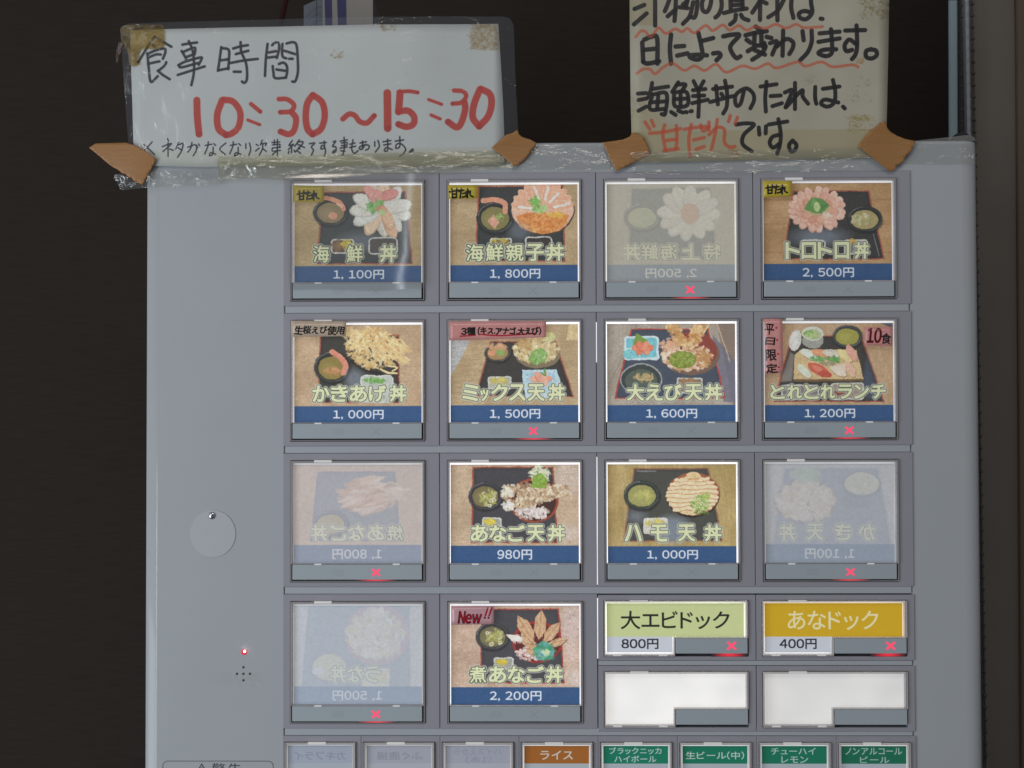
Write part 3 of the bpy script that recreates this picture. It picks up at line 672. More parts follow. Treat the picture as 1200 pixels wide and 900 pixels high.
def c_yaki():
    p = std(106, 80, 962, 750, (184, 152, 130)).wood(0, 8)
    tray(p, [(265, 125), (785, 122), (820, 600), (215, 600)], rim=(95, 100, 130), top=(96, 108, 120)); soup(p, 350, 480, 118, 92, (150, 140, 100), (70, 80, 100))
    p.clumps(610, 290, 170, 120, 170, 62, [(206, 160, 130), (190, 140, 112), (224, 190, 165), (170, 118, 92)], .9, 5, 168); p.clumps(780, 270, 70, 60, 20, 50, [(220, 190, 165)], .8, 6, 10)
    p.line([(460, 390), (560, 440), (680, 430), (750, 350)], 12, (90, 100, 130), .7)
    title(p, '丼ごなあ焼', [275, 400, 525, 655, 785], 488, 600, 112, True); finish(p, '1, 800円', (366, 694), 626, True)
    p.a = p.a * .32 + np.array((178, 174, 176)) * .68; return p
def c_anago():
    p = std(102, 80, 955, 740, (182, 156, 128)).wood(0, 14); shine(p, 880, 170, 90, 120, .4, (215, 205, 205)); shine(p, 900, 540, 80, 60, .4, (215, 205, 205))
    tray(p, [(248, 92), (785, 92), (812, 605), (232, 605)], rim=(150, 70, 50), top=(54, 52, 56)); soup(p, 330, 290, 112, 95, (110, 100, 62), (44, 42, 46)); p.clumps(350, 300, 58, 52, 40, 18, [(176, 172, 90), (150, 150, 80), (200, 198, 150)])
    for x, y in ((372, 320), (358, 355), (392, 312)): p.ell(x, y, 15, 12, (205, 200, 165)); p.ell(x, y, 7, 5, (120, 112, 80))
    p.ell(655, 320, 165, 148, (148, 66, 46)); p.ell(655, 322, 150, 134, (60, 34, 28)); p.clumps(645, 400, 110, 46, 90, 16, [(226, 212, 206), (206, 190, 182)], .95, 1.4)
    for (ax, ay, bx, by, wd) in ((460, 260, 860, 235, 46), (480, 345, 870, 275, 40), (560, 300, 800, 270, 60)):
        for t in np.linspace(0, 1, 16):
            z = wd * (1 - .75 * max(0, t - .55) / .45)
            p.clumps(ax + (bx - ax) * t, ay + (by - ay) * t, 26, z, 14, 15, [(196, 172, 140), (176, 146, 112), (222, 206, 180), (150, 118, 88)], .95, 1.5, seed=int(t * 50) + ax)
    p.clumps(480, 265, 38, 30, 40, 15, [(218, 210, 190)]); p.clumps(482, 355, 38, 36, 40, 15, [(226, 220, 210)]); p.clumps(695, 145, 66, 56, 90, 17, [(206, 210, 170), (222, 222, 200)]); p.poly([(640, 235), (650, 160), (700, 130), (745, 180), (735, 240)], (126, 158, 60)); p.clumps(695, 195, 46, 42, 60, 12, [(140, 172, 70), (104, 138, 50)])
    dish(p, 308, 434, 442, 520, (150, 150, 140)); p.clumps(362, 465, 36, 22, 24, 15, [(214, 190, 60)])
    title(p, 'あなご天丼', [292, 415, 540, 668, 806], 484, 598, 116); return finish(p, '980円', (414, 642), 624)
def c_hamo():
    p = std(134, 84, 984, 740, (170, 146, 92)).wood(0, 16, True)
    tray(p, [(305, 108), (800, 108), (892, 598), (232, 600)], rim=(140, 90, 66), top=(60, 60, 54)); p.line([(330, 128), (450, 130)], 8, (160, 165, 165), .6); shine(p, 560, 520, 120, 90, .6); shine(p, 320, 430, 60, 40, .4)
    soup(p, 358, 288, 118, 98, (150, 146, 84), (42, 48, 44)); p.clumps(380, 300, 50, 36, 20, 26, [(186, 180, 100), (160, 160, 90)])
    p.ell(697, 290, 178, 148, (36, 32, 28)); p.ell(697, 282, 176, 142, (150, 84, 56)); p.ell(692, 290, 165, 130, (226, 196, 150))
    for k, y in enumerate(range(185, 400, 28)):
        w__ = 165 * math.sqrt(max(0.05, 1 - ((y - 288) / 135) ** 2)); pts = [(692 - w__ + i * w__ / 4, y + 5 * math.sin(i * 1.3 + k)) for i in range(9)]
        p.line(pts, 20, (232, 206, 168)); p.line([(x, y_ + 11) for x, y_ in pts], 4.5, (176, 116, 70), .9)
    p.ell(700, 165, 48, 32, (222, 190, 140)); p.line([(660, 180), (735, 180)], 5, (180, 120, 75)); p.clumps(745, 350, 62, 52, 130, 12, [(140, 170, 80), (176, 196, 120), (110, 142, 60), (206, 212, 170)]); p.clumps(785, 300, 26, 26, 26, 11, [(150, 180, 80)]); p.clumps(760, 410, 50, 14, 26, 10, [(90, 110, 50)])
    dish(p, 366, 440, 528, 548, (200, 196, 180), (206, 200, 190)); p.clumps(450, 480, 60, 30, 50, 15, [(206, 190, 80), (190, 176, 110)])
    for x0_, cc in ((0, 0),): pass
    title(p, 'ハモ天丼', [302, 475, 655, 830], 484, 600, 116); return finish(p, '1, 000円', (394, 728), 630)
def c_kaki2():
    p = std(128, 76, 998, 742, (170, 170, 172)).wood(0, 5); tray(p, [(250, 98), (900, 98), (985, 640), (160, 640)], rim=(150, 150, 160), top=(112, 122, 142))
    p.ell(400, 330, 215, 150, (130, 118, 124)); p.clumps(400, 330, 190, 130, 220, 36, [(214, 196, 176), (196, 176, 156), (226, 212, 196), (206, 180, 150)], .85, 2); p.clumps(405, 150, 90, 50, 60, 30, [(150, 172, 150), (140, 165, 140)])
    p.ell(778, 215, 135, 95, (100, 110, 122)); p.ell(778, 208, 118, 78, (186, 184, 160)); p.ell(740, 330, 100, 50, (90, 100, 115), .5, soft=20)
    title(p, '丼天き', [275, 462, 648], 478, 592, 112, True); title(p, 'か', [812], 478, 592, 112, True); finish(p, '1, 100円', (395, 726), 618, True)
    p.a = p.a * .28 + np.array((176, 178, 182)) * .72; return p
def c_kaki3():
    p = std(108, 76, 968, 752, (184, 180, 180)).wood(0, 5); p.poly([(205, 76), (885, 76), (890, 640), (155, 640)], (120, 134, 152)); p.ell(665, 275, 220, 208, (170, 136, 150)); p.ell(660, 280, 195, 178, (150, 140, 146))
    p.clumps(660, 280, 185, 165, 200, 34, [(214, 200, 180), (206, 190, 150), (226, 220, 206), (186, 180, 172)], .85, 1.8); p.ell(345, 490, 140, 118, (120, 130, 150)); p.ell(345, 495, 110, 90, (190, 186, 150)); p.ell(270, 525, 40, 30, (206, 200, 206))
    p.poly([(560, 500), (750, 505), (750, 630), (560, 630)], (206, 200, 170)); p.clumps(655, 565, 70, 40, 40, 22, [(206, 196, 130)])
    title(p, '丼なう', [405, 520, 640], 488, 604, 108, True); finish(p, '1, 500円', (370, 700), 630, True)
    p.a = p.a * .25 + np.array((176, 180, 187)) * .75; return p
def c_ni():
    p = std(106, 82, 962, 745, (184, 156, 134)).wood(0, 14); shine(p, 910, 200, 70, 140, .45, (215, 200, 205)); shine(p, 905, 400, 40, 60, .5, (225, 205, 205)); shine(p, 930, 560, 50, 60, .5, (225, 215, 215))
    tray(p, [(310, 102), (825, 100), (862, 605), (296, 605)], rim=(150, 60, 52), top=(56, 54, 58)); soup(p, 380, 285, 112, 92, (104, 98, 66), (46, 44, 46)); p.clumps(395, 290, 58, 50, 46, 18, [(170, 166, 90), (150, 146, 76), (196, 190, 150)])
    for x, y in ((345, 262), (430, 330), (372, 340)): p.ell(x, y, 14, 12, (206, 200, 170)); p.ell(x, y, 6, 5, (120, 110, 80))
    p.ell(680, 325, 165, 140, (150, 40, 36)); p.ell(680, 328, 150, 126, (80, 30, 28)); p.clumps(640, 405, 100, 46, 90, 15, [(222, 206, 200), (200, 170, 160)], .95, 1.5)
    leaf = [((548, 148), (660, 330), 40), ((708, 108), (690, 310), 38), ((828, 190), (720, 330), 34), ((875, 308), (740, 350), 24), ((560, 300), (680, 350), 30), ((600, 370), (690, 390), 30), ((575, 250), (650, 340), 34)]
    for (a, b, w__) in leaf:
        ax, ay = a; bx, by = b; dx, dy = bx - ax, by - ay; L_ = math.hypot(dx, dy); nx, ny = -dy / L_ * w__, dx / L_ * w__
        P_ = [(ax, ay), (ax + dx * .3 + nx, ay + dy * .3 + ny), (ax + dx * .7 + nx, ay + dy * .7 + ny), (bx, by), (ax + dx * .7 - nx, ay + dy * .7 - ny), (ax + dx * .3 - nx, ay + dy * .3 - ny)]
        p.poly([(x + 4, y + 5) for x, y in P_], (90, 60, 44), .7); p.poly(P_, (196, 156, 118)); p.line([a, b], 4, (140, 96, 66), .8)
        for k in (-.5, .5): p.line([(ax + dx * .15 + nx * k * .6, ay + dy * .15 + ny * k * .6), (ax + dx * .9 + nx * k, ay + dy * .9 + ny * k)], 4, (222, 190, 152), .6)
        p.clumps(ax + dx * .5, ay + dy * .5, w__ * .8, w__, 14, 12, [(170, 126, 90), (214, 178, 140)], .5)
    p.poly([(470, 275), (550, 280), (580, 320), (510, 320)], (222, 206, 196)); p.clumps(545, 305, 40, 26, 30, 15, [(230, 214, 204)])
    p.clumps(728, 390, 66, 60, 110, 20, [(60, 150, 110), (48, 132, 96), (80, 165, 125), (90, 150, 165)]); p.clumps(738, 396, 26, 22, 30, 12, [(206, 215, 170)])
    dish(p, 388, 428, 522, 510, (150, 150, 140)); p.clumps(445, 462, 36, 20, 22, 15, [(206, 180, 50)])
    title(p, '煮あなご丼', [285, 415, 540, 668, 795], 488, 602, 116); return finish(p, '2, 200円', (365, 706), 630)

def rect_mesh(name, u0, v0, u1, v1, d, m, parent, loc, thick=.35):
    """thin printed card with UVs 0..1 on its front"""
    bm_ = bmesh.new(); vs = [bm_.verts.new(V3(u, v, d)) for u, v in ((u0, v1), (u1, v1), (u1, v0), (u0, v0))]
    bk = [bm_.verts.new(V3(u, v, d - thick)) for u, v in ((u0, v1), (u1, v1), (u1, v0), (u0, v0))]
    uvl = bm_.loops.layers.uv.new("uv"); f = bm_.faces.new(vs)
    for l, c in zip(f.loops, ((0, 0), (1, 0), (1, 1), (0, 1))): l[uvl].uv = c
    for i in range(4): bm_.faces.new([vs[(i + 1) % 4], vs[i], bk[i], bk[(i + 1) % 4]])
    bm_.faces.new(bk[::-1]); me_ = D.meshes.new(name); bm_.to_mesh(me_); bm_.free()
    return link(name, me_, m, parent, loc)

def cross_pts(cx, cy, w, h, t=.30):
    pts = []
    a = t
    base = [(-1, -1 + a), (-1 + a, -1), (0, -a), (1 - a, -1), (1, -1 + a), (a, 0), (1, 1 - a), (1 - a, 1), (0, a), (-1 + a, 1), (-1, 1 - a), (-a, 0)]
    return [(cx + x * w / 2, cy + y * h / 2) for x, y in base]

def red_glow_mat():  # emission falloff imitates lamp light spilling through the gap under the cap
    m = D.materials.new("red_glow_strip"); m.use_nodes = True; nt = m.node_tree; b = nt.nodes["Principled BSDF"]
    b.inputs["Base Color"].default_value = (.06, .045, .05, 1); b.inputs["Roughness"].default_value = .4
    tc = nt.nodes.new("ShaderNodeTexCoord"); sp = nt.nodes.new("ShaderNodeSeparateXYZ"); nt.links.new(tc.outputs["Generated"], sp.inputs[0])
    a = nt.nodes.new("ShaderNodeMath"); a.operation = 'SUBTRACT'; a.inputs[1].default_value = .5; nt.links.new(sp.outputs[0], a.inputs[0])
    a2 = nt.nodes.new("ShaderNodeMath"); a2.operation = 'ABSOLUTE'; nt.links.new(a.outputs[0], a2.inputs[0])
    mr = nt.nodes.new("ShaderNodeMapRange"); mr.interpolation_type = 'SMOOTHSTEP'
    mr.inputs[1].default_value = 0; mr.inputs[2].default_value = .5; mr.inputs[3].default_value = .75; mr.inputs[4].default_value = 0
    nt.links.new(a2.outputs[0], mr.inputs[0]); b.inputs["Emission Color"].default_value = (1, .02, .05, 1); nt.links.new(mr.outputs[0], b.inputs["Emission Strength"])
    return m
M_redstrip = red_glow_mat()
_me_cache = {}
def shared(key, build, m, name, parent, loc, **k):
    """builds a mesh once, then shares it between alike parts"""
    if key not in _me_cache:
        o = build(); _me_cache[key] = o.data; return o
    return link(name, _me_cache[key], None, parent, loc, **k)

WBT, HBT, HW = 157.0, 141.0, 120.5       # button width, full height, window height
def big_button(i, j, painter, lit, warm, bright, label, on):
    u, v = PX + QX * i, PY + QY * j; loc = at(u, v)
    jx = random.uniform(-.25, .25)
    shared("bezel", lambda: bez_frame("button_bezel", -UM + .35, -VM, QX - UM - .35, HBT + 6.4, (-.5, -.5, WBT + .7, HBT + .7), loc), None, "button_bezel", mach, loc)
    o1 = [(0, 0), (WBT, 0), (WBT, HW), (0, HW)]; i1 = [(1.7, 2.6), (WBT - 2.2, 2.6), (WBT - 2.2, HW - .8), (1.7, HW - .8)]
    def rim():
        m_ = MB(); m_.ring(o1, i1, -6, 4.6); m_.box(0, HW + .05, 1.1, HBT, -6, 3.8); m_.box(WBT - 1.2, HW + .05, WBT, HBT, -6, 3.8); m_.box(1.15, HBT - .9, WBT - 1.25, HBT, -6, 3.8); return m_.done("menu_button", M_rim, mach, loc)
    b = shared("rim", rim, None, "menu_button", mach, loc); b["label"] = label
    def bl():
        m_ = MB(); m_.box(2.2, 2.4, WBT - 2.2, HW - .6, -4.6, -3.6); return m_.done("backlight_panel", None, b, Vector())
    mb_ = glow("backlight_%d%d" % (i, j), warm, bright)
    me_key = shared("backlight", bl, None, "backlight_panel", b, Vector())
    me_key.data = me_key.data.copy(); me_key.data.materials.clear(); me_key.data.materials.append(mb_)
    p = painter(); p.a = p.a * .90 + np.array((160, 156, 148)) * .10; p.grain(7, seed=i * 7 + j * 3 + 1)  # pale veil of haze mixed into the print colour
    im = p.image("print_%d%d" % (i, j), .85)
    cm = print_mat("menu_print_%d%d" % (i, j), im, 1.58, lit * 1.15, .35)
    rect_mesh("menu_card", 3.4 + jx, 5.0 + jx * .5, WBT - 3.6 + jx, HW - .6, -1.0, cm, b, Vector())
    def pane():
        m_ = MB(); m_.bm.faces.new([m_.P(a, b, 3) for a, b in ((1.6, HW - .6), (WBT - 2, HW - .6), (WBT - 2, 1.8), (1.6, 1.8))]); return m_.done("window_pane", M_pane, b, Vector())
    shared("pane", pane, None, "window_pane", b, Vector())
    def cap():
        m_ = MB(); m_.box(2.6, HW + .4, WBT - 3.0, HBT - 2.4, -5, 5.0, bev=.5); return m_.done("button_cap", M_cap, b, Vector())
    shared("cap", cap, None, "button_cap", b, Vector())
    def tabs():
        m_ = MB(); m_.box(28, -.9, 48.5, 2.0, 3.0, 5.0, bev=.4); return m_.done("catch_tab", M_tab, b, Vector())
    shared("tabs", tabs, None, "catch_tab", b, Vector())
    def tab2(): m_ = MB(); m_.box(0, HW - .7, 8, HW + .9, 3.4, 5.3); return m_.done("hinge_tab", M_tab, b, at(28.5, 0))
    shared("tab2", tab2, None, "hinge_tab", b, at(28.5, 0)); shared("tab2", tab2, None, "hinge_tab", b, at(120, 0))
    def x_(): m_ = MB(); m_.prism(cross_pts(100.3, 130.2, 11, 9.6, .34 if on else .14), 4.9, 5.12); return m_.done("sold_out_lamp", M_red if on else M_capmark, b, Vector())
    shared("x%d" % on, x_, None, "sold_out_lamp", b, Vector())
    def sq(): m_ = MB(); m_.prism(round_poly(49, 126.5, 63, 134, 2), 4.9, 5.08); return m_.done("ready_lamp", M_capmark2, b, Vector())
    shared("sq", sq, None, "ready_lamp", b, Vector())
    if on:
        def gs(): m_ = MB(); m_.box(76, HBT - 2.35, 125, HBT - .95, -1.5, 4.4); return m_.done("lamp_glow_strip", M_redstrip, b, Vector())
        shared("gs", gs, None, "lamp_glow_strip", b, Vector())
    return b
M_capmark2 = mat("cap_lens_unlit", (0.45, 0.508, 0.537), rough=.4)
WARM = (1.0, .97, .93)
spec = [
 (0, 0, c_kaisen, .36, WARM, .72, "lit button with a white and green sashimi bowl picture priced 1,100 yen", 0),
 (1, 0, c_oyako, .30, WARM, .80, "lit button with a salmon and orange roe bowl picture priced 1,800 yen", 0),
 (2, 0, c_toku, .26, WARM, .66, "sold out button with its card turned round, mirrored price 2,500 yen", 1),
 (3, 0, c_toro, .20, WARM, .62, "lit button with a pink sliced fish bowl picture priced 2,500 yen", 0),
 (0, 1, c_kaki, .40, WARM, .85, "lit button with a fried shrimp fritter bowl picture priced 1,000 yen", 0),
 (1, 1, c_mix, .42, WARM, 1.15, "lit button with a mixed tempura set picture priced 1,500 yen", 1),
 (2, 1, c_ooebi, .42, WARM, 1.15, "lit button with a big shrimp tempura bowl picture priced 1,600 yen", 0),
 (3, 1, c_lunch, .30, WARM, .72, "lit button with a sushi lunch tray picture priced 1,200 yen", 1),
 (0, 2, c_yaki, .40, WARM, .34, "sold out button with a faded mirrored card priced 1,800 yen", 1),
 (1, 2, c_anago, .44, WARM, 1.1, "lit button with an eel tempura bowl picture priced 980 yen", 0),
 (2, 2, c_hamo, .42, WARM, 1.1, "lit button with a striped pale fish bowl picture priced 1,000 yen", 0),
 (3, 2, c_kaki2, .32, WARM, .34, "sold out button with a pale mirrored card priced 1,100 yen", 1),
 (0, 3, c_kaki3, .38, WARM, .34, "sold out button with a pale mirrored card priced 1,500 yen", 1),
 (1, 3, c_ni, .46, WARM, 1.0, "lit button with a simmered eel bowl picture priced 2,200 yen", 0),
]
for s_ in spec: big_button(*s_)

# ---- small L-shaped buttons in the fourth row
WS, HS = 167.0, 64.0
def p_dock(body, bg, fg, price, box, pbox):
    p = Paint(0, 0, 159, 58, 636, 232, bg); p.grain(3)
    p.poly([(0, 38.8), (160, 38.8), (160, 59), (0, 59)], (196, 200, 208))
    p.text(body, *box, fg, bold=1.3, gap=-.06); p.text(price, *pbox, (36, 36, 42), bold=1.5); return p
def small_button(i, v, painter, lit, bright, label, on):
    u = PX + QX * i - 1.6; loc = at(u, v)
    shared("sbezel", lambda: bez_frame("button_bezel", -UM + 1.9 + .35, -6.8, QX - UM + 1.9 - .35, HS + 5.2, (-.6, -.6, WS + .8, HS + .6), loc), None, "button_bezel", mach, loc)
    cx, cy = 82.0, 43.0
    o1 = [(0, 0), (WS, 0), (WS, cy), (cx, cy), (cx, HS), (0, HS)]; i1 = [(1.4, 1.8), (WS - 2.6, 1.8), (WS - 2.6, cy - .8), (cx - 1.8, cy - .8), (cx - 1.8, HS - 2.4), (1.4, HS - 2.4)]
    def rim(): m_ = MB(); m_.ring(o1, i1, -6, 4.6); return m_.done("menu_button", M_rim, mach, loc)
    b = shared("srim", rim, None, "menu_button", mach, loc); b["label"] = label
    m_ = MB(); m_.prism([(1, 1), (WS - 1, 1), (WS - 1, cy - .3), (cx - .6, cy - .3), (cx - .6, HS - 1), (1, HS - 1)], -4.6, -3.6)
    m_.done("backlight_panel", glow("sbacklight_%d_%d" % (i, int(v)), (1, .975, .93), bright), b, Vector())
    if painter:
        im = painter().image("sprint_%d" % i, .5); cm = print_mat("small_print_%d" % i, im, 1.3, lit, .35)
        # card in two rectangles joined to one mesh, UV from the whole
        bm_ = bmesh.new(); uvl = bm_.loops.layers.uv.new("uv"); A = (3, 3.2, 162, 61.2)
        vs = [bm_.verts.new(V3(x, y, -1.0)) for x, y in ((3, 3.2), (WS - 4.2, 3.2), (WS - 4.2, cy - .9), (cx - 2.2, cy - .9), (cx - 2.2, HS - 3.6), (3, HS - 3.6))]
        f = bm_.faces.new(vs[::-1])
        for l in f.loops: l[uvl].uv = ((l.vert.co.x / S - A[0]) / (A[2] - A[0]), 1 - (-l.vert.co.z / S - A[1]) / (A[3] - A[1]))
        me_ = D.meshes.new("menu_card"); r_e = bmesh.ops.extrude_face_region(bm_, geom=[f], use_keep_orig=True)
        for e in r_e["geom"]:
            if isinstance(e, bmesh.types.BMVert): e.co.y += .3 * S
        bmesh.ops.recalc_face_normals(bm_, faces=bm_.faces); bm_.to_mesh(me_); bm_.free(); link("menu_card", me_, cm, b)
    def pane(): m_ = MB(); m_.bm.faces.new([m_.P(a, b, 3) for a, b in ((1.5, 1.5), (1.5, HS - 2), (cx - 1, HS - 2), (cx - 1, cy - .5), (WS - 2, cy - .5), (WS - 2, 1.5))]); return m_.done("window_pane", M_pane, b, Vector())
    shared("span", pane, None, "window_pane", b, Vector())
    def cap(): m_ = MB(); m_.box(cx + .9, cy + .4, WS - .9, HS - 3.2, -5, 5.0, bev=.5); return m_.done("button_cap", M_cap, b, Vector())
    shared("scap", cap, None, "button_cap", b, Vector())
    def tabs():
        m_ = MB(); m_.box(30, -.8, 51, 1.9, 3.0, 5.0, bev=.4); return m_.done("catch_tab", M_tab, b, Vector())
    shared("stabs", tabs, None, "catch_tab", b, Vector())
    def tab2(): m_ = MB(); m_.box(0, HS - 2.4, 10, HS - .4, 3.6, 5.0); return m_.done("hinge_tab", M_tab, b, at(10, 0))
    shared("stab2", tab2, None, "hinge_tab", b, at(10, 0)); shared("stab2", tab2, None, "hinge_tab", b, at(63, 0))
    if on:
        def x_(): m_ = MB(); m_.prism(cross_pts(147.6, 51.8, 12, 10.4, .34), 4.9, 5.12); return m_.done("sold_out_lamp", M_red, b, Vector())
        shared("sx", x_, None, "sold_out_lamp", b, Vector())
        def gs(): m_ = MB(); m_.box(124, HS - 3.1, 166.5, HS + .1, -1.5, 3.0); return m_.done("lamp_glow_strip", M_redstrip, b, Vector())
        shared("sgs", gs, None, "lamp_glow_strip", b, Vector())
VS1 = G(780, 703.8)[1]; VS2 = G(780, 786.8)[1]
small_button(2, VS1, lambda: p_dock('大エビドック', (196, 204, 146), (30, 32, 24), '800円', (16.5, 9, 143, 30), (17.5, 41.6, 60, 53)),   .46, .85, "half height lit button on a pale green card priced 800 yen", 1)
small_button(3, VS1, lambda: p_dock('あなドック', (204, 164, 26), (226, 216, 170), '400円', (27, 9, 132, 31), (17.5, 41.6, 60, 53)), .42, .66, "half height lit button on a mustard yellow card priced 400 yen", 1)
small_button(2, VS2, None, 0, .60, "blank white half height button under the pale green one", 0)
small_button(3, VS2, None, 0, .43, "blank white half height button under the mustard one", 0)

# ---- narrow buttons of the bottom row
VBR = G(700, 869.7)[1]; WN, HN, PN = 82.6, 66.0, 92.0
def p_nar(bg, lines, fg, mirror=False, low=(176, 184, 190), wash=None):
    p = Paint(0, 0, 76, 46, 456, 276, bg)
    p.poly([(0, 23.8), (77, 23.8), (77, 47), (0, 47)], low)
    for body, x0, y0, x1, y1 in lines: p.text(body, x0, y0, x1, y1, fg, bold=1.6, flip=mirror)
    if wash is not None: p.a = p.a * .35 + np.array(wash) * .65
    return p.grain(3)
NAR = [
 ((150, 160, 180), [('カキフライ', 8, 8, 68, 19)], (90, 96, 120), True, (170, 176, 186)),
 ((150, 156, 170), [('ふぐ唐揚', 12, 8, 66, 19)], (90, 96, 110), True, (176, 176, 186)),
 ((150, 156, 170), [('ハイスえから', 10, 3.5, 66, 12), ('(1本)', 24, 14, 54, 23)], (110, 112, 130), True, (176, 176, 188)),
 ((166, 100, 34), [('ライス', 19, 6.5, 57, 18.5)], (214, 206, 196), False, None),
 ((10, 124, 94), [('ブラックニッカ', 7, 2.0, 68, 11.0), ('ハイボール', 13, 13.2, 62, 22.0)], (186, 206, 200), False, None),
 ((10, 120, 90), [('生ビール(中)', 4, 7.5, 72, 18)], (192, 208, 200), False, None),
 ((8, 116, 86), [('チューハイ', 11, 2.5, 63, 11.5), ('レモン', 23, 14, 54, 22.6)], (176, 200, 190), False, None),
 ((10, 106, 78), [('ノンアルコール', 5, 2.5, 71, 11.5), ('ビール', 22, 14, 56, 22.6)], (166, 190, 180), False, None)]
LBL = ["narrow button with a blank looking turned card, first in the bottom row", "narrow button with a turned card, second in the bottom row", "narrow button with a turned card beside the brown one",
       "narrow button with a brown rice card", "narrow button with a green two line highball card", "narrow button with a green draft beer card", "narrow button with a green lemon drink card", "narrow button with a green non-alcoholic beer card"]
NU = 333.8
for k, (bg, lines, fg, mir, ws) in enumerate(NAR):
    u = NU + k * 92.05; loc = at(u, VBR)
    shared("nbez", lambda: bez_frame("button_bezel", -2.0, -7.6, 89.8, HN + 6, (0, -.6, WN + 1.5, HN + .8), loc), None, "button_bezel", mach, loc)
    du = 0.6
    def rim(): m_ = MB(); m_.ring([(du, 0), (WN + du, 0), (WN + du, 45), (du, 45)], [(du + 1.7, 2.0), (WN + du - 2.4, 2.0), (WN + du - 2.4, 43.8), (du + 1.7, 43.8)], -6, 4.6); return m_.done("menu_button", M_rim, mach, loc)
    b = shared("nrim", rim, None, "menu_button", mach, loc); b["label"] = LBL[k]
    m_ = MB(); m_.box(du + 1.2, 1.2, WN + du - 1.2, 44.4, -4.6, -3.6); m_.done("backlight_panel", glow("nb_%d" % k, WARM, .42 if k > 2 else .26), b, Vector())
    p = p_nar(bg, lines, fg, mir, wash=ws); im = p.image("nprint_%d" % k, .5)
    rect_mesh("menu_card", du + 3.2, 4.6, WN + du - 4, 44, -1.0, print_mat("narrow_print_%d" % k, im, 1.3, .22 if k < 3 else .26, .35), b, Vector())
    def pane(): m_ = MB(); m_.bm.faces.new([m_.P(a, b, 3) for a, b in ((du + 1.6, 44.4), (WN + du - 2, 44.4), (WN + du - 2, 1.8), (du + 1.6, 1.8))]); return m_.done("window_pane", M_pane, b, Vector())
    shared("npane", pane, None, "window_pane", b, Vector())
    def cap(): m_ = MB(); m_.box(du + .6, 45.6, WN + du - .6, HN - 2, -5, 5.0, bev=.5); return m_.done("button_cap", M_cap, b, Vector())
    shared("ncap", cap, None, "button_cap", b, Vector())
    def tabs(): m_ = MB(); m_.box(28, -.8, 49, 1.9, 3.0, 5.0, bev=.4); return m_.done("catch_tab", M_tab, b, Vector())
    shared("ntabs", tabs, None, "catch_tab", b, Vector())
# lower front: plain cover below the bottom row (outside the picture)
mb = MB(); mb.box(BU0 + 1, VBR + HN + 7, BU1 - 1, BV1 - 1, -7, .6, bev=.4); mb.done("lower_cover", M_strip, mach)
# body coloured strips between the rows
for v0, v1 in strip_v + [(VBR - 17.5, VBR - 7.9)]:
    mb = MB(); mb.box(BU0 + 2.2, v0, BU1 - 1.8, v1, -7, .5, bev=.4); mb.done("row_strip", M_strip, mach)
v0 = VS1 + HS + 5.6; mb = MB(); mb.box(PX + QX * 2 - UM + .5, v0, BU1 - 1.8, VS2 - 7.2, -7, .5, bev=.4); mb.done("row_strip", M_strip, mach)
# light leaking through the seam between the second and third column
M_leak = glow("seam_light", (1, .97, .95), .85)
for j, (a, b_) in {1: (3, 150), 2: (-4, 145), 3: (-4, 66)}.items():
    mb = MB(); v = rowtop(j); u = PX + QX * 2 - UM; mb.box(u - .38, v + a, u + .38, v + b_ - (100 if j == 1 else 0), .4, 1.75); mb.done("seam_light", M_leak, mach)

# ---- left hand panel: round lock cover, screw, lamp, speaker holes, warning plate
lu, lv = G(249.6, 625.5); mb = MB(); mb.prism([(26.6 * math.cos(t * math.pi / 36), 27.4 * math.sin(t * math.pi / 36)) for t in range(72)], -.5, .85, bev=.35)
lc = mb.done("lock_cover", mat("cover_paint", (.565, .59, .61), rough=.3, noise=.03, nscale=60), mach, at(lu, lv)); lc["label"] = "round cover disc hanging from one screw"
bm = bmesh.new(); bmesh.ops.create_uvsphere(bm, u_segments=24, v_segments=12, radius=4.3 * S)
for v in bm.verts: v.co.y *= .45
me = D.meshes.new("screw"); bm.to_mesh(me); bm.free()
for p_ in me.polygons: p_.use_smooth = True
link("screw", me, M_screw, lc, Vector((-.8 * S, -.9 * S, 21.3 * S)))
mb = MB(); mb.box(-2.6, -.35, 2.6, .35, 0, .35); mb.box(-.35, -2.6, .35, 2.6, 0, .34); mb.done("screw_slot", M_dark, lc, Vector((-.8 * S, -2.75 * S, 21.3 * S)))
lu, lv = G(286, 764); bm = bmesh.new(); bmesh.ops.create_uvsphere(bm, u_segments=20, v_segments=12, radius=3.3 * S); me = D.meshes.new("status_lamp"); bm.to_mesh(me); bm.free()
for p_ in me.polygons: p_.use_smooth = True
link("status_lamp", me, mat("status_led", (.45, .01, .01), rough=.15, emis=(1, .02, .04), estr=.55), mach, at(lu, lv))
bm = bmesh.new(); bmesh.ops.create_uvsphere(bm, u_segments=12, v_segments=8, radius=1.55 * S); me = D.meshes.new("lamp_core"); bm.to_mesh(me); bm.free()
link("lamp_core", me, glow("led_core", (1, .75, .75), 6.0), mach, at(lu + 1.2, lv - 1.2) + Vector((0, -2.6 * S, 0)))
for dx, dy in ((0, -7.6), (-7.6, 0), (0, 0), (7.6, 0), (0, 7.6)):
    hu, hv = G(285.3 + dx, 789.6 + dy); mb = MB(); mb.prism([(1.45 * math.cos(t * math.pi / 8), 1.45 * math.sin(t * math.pi / 8)) for t in range(16)], -.3, .06); mb.done("speaker_hole", M_dark, mach, at(hu, hv))
wu0, wv0 = G(190.5, 891.5); wu1 = G(320.5, 891.5)[0]
mb = MB(); mb.ring(round_poly(0, 0, wu1 - wu0, 62, 6, 6), round_poly(.7, .7, wu1 - wu0 - .7, 61.3, 5.3, 6), -.2, .09)
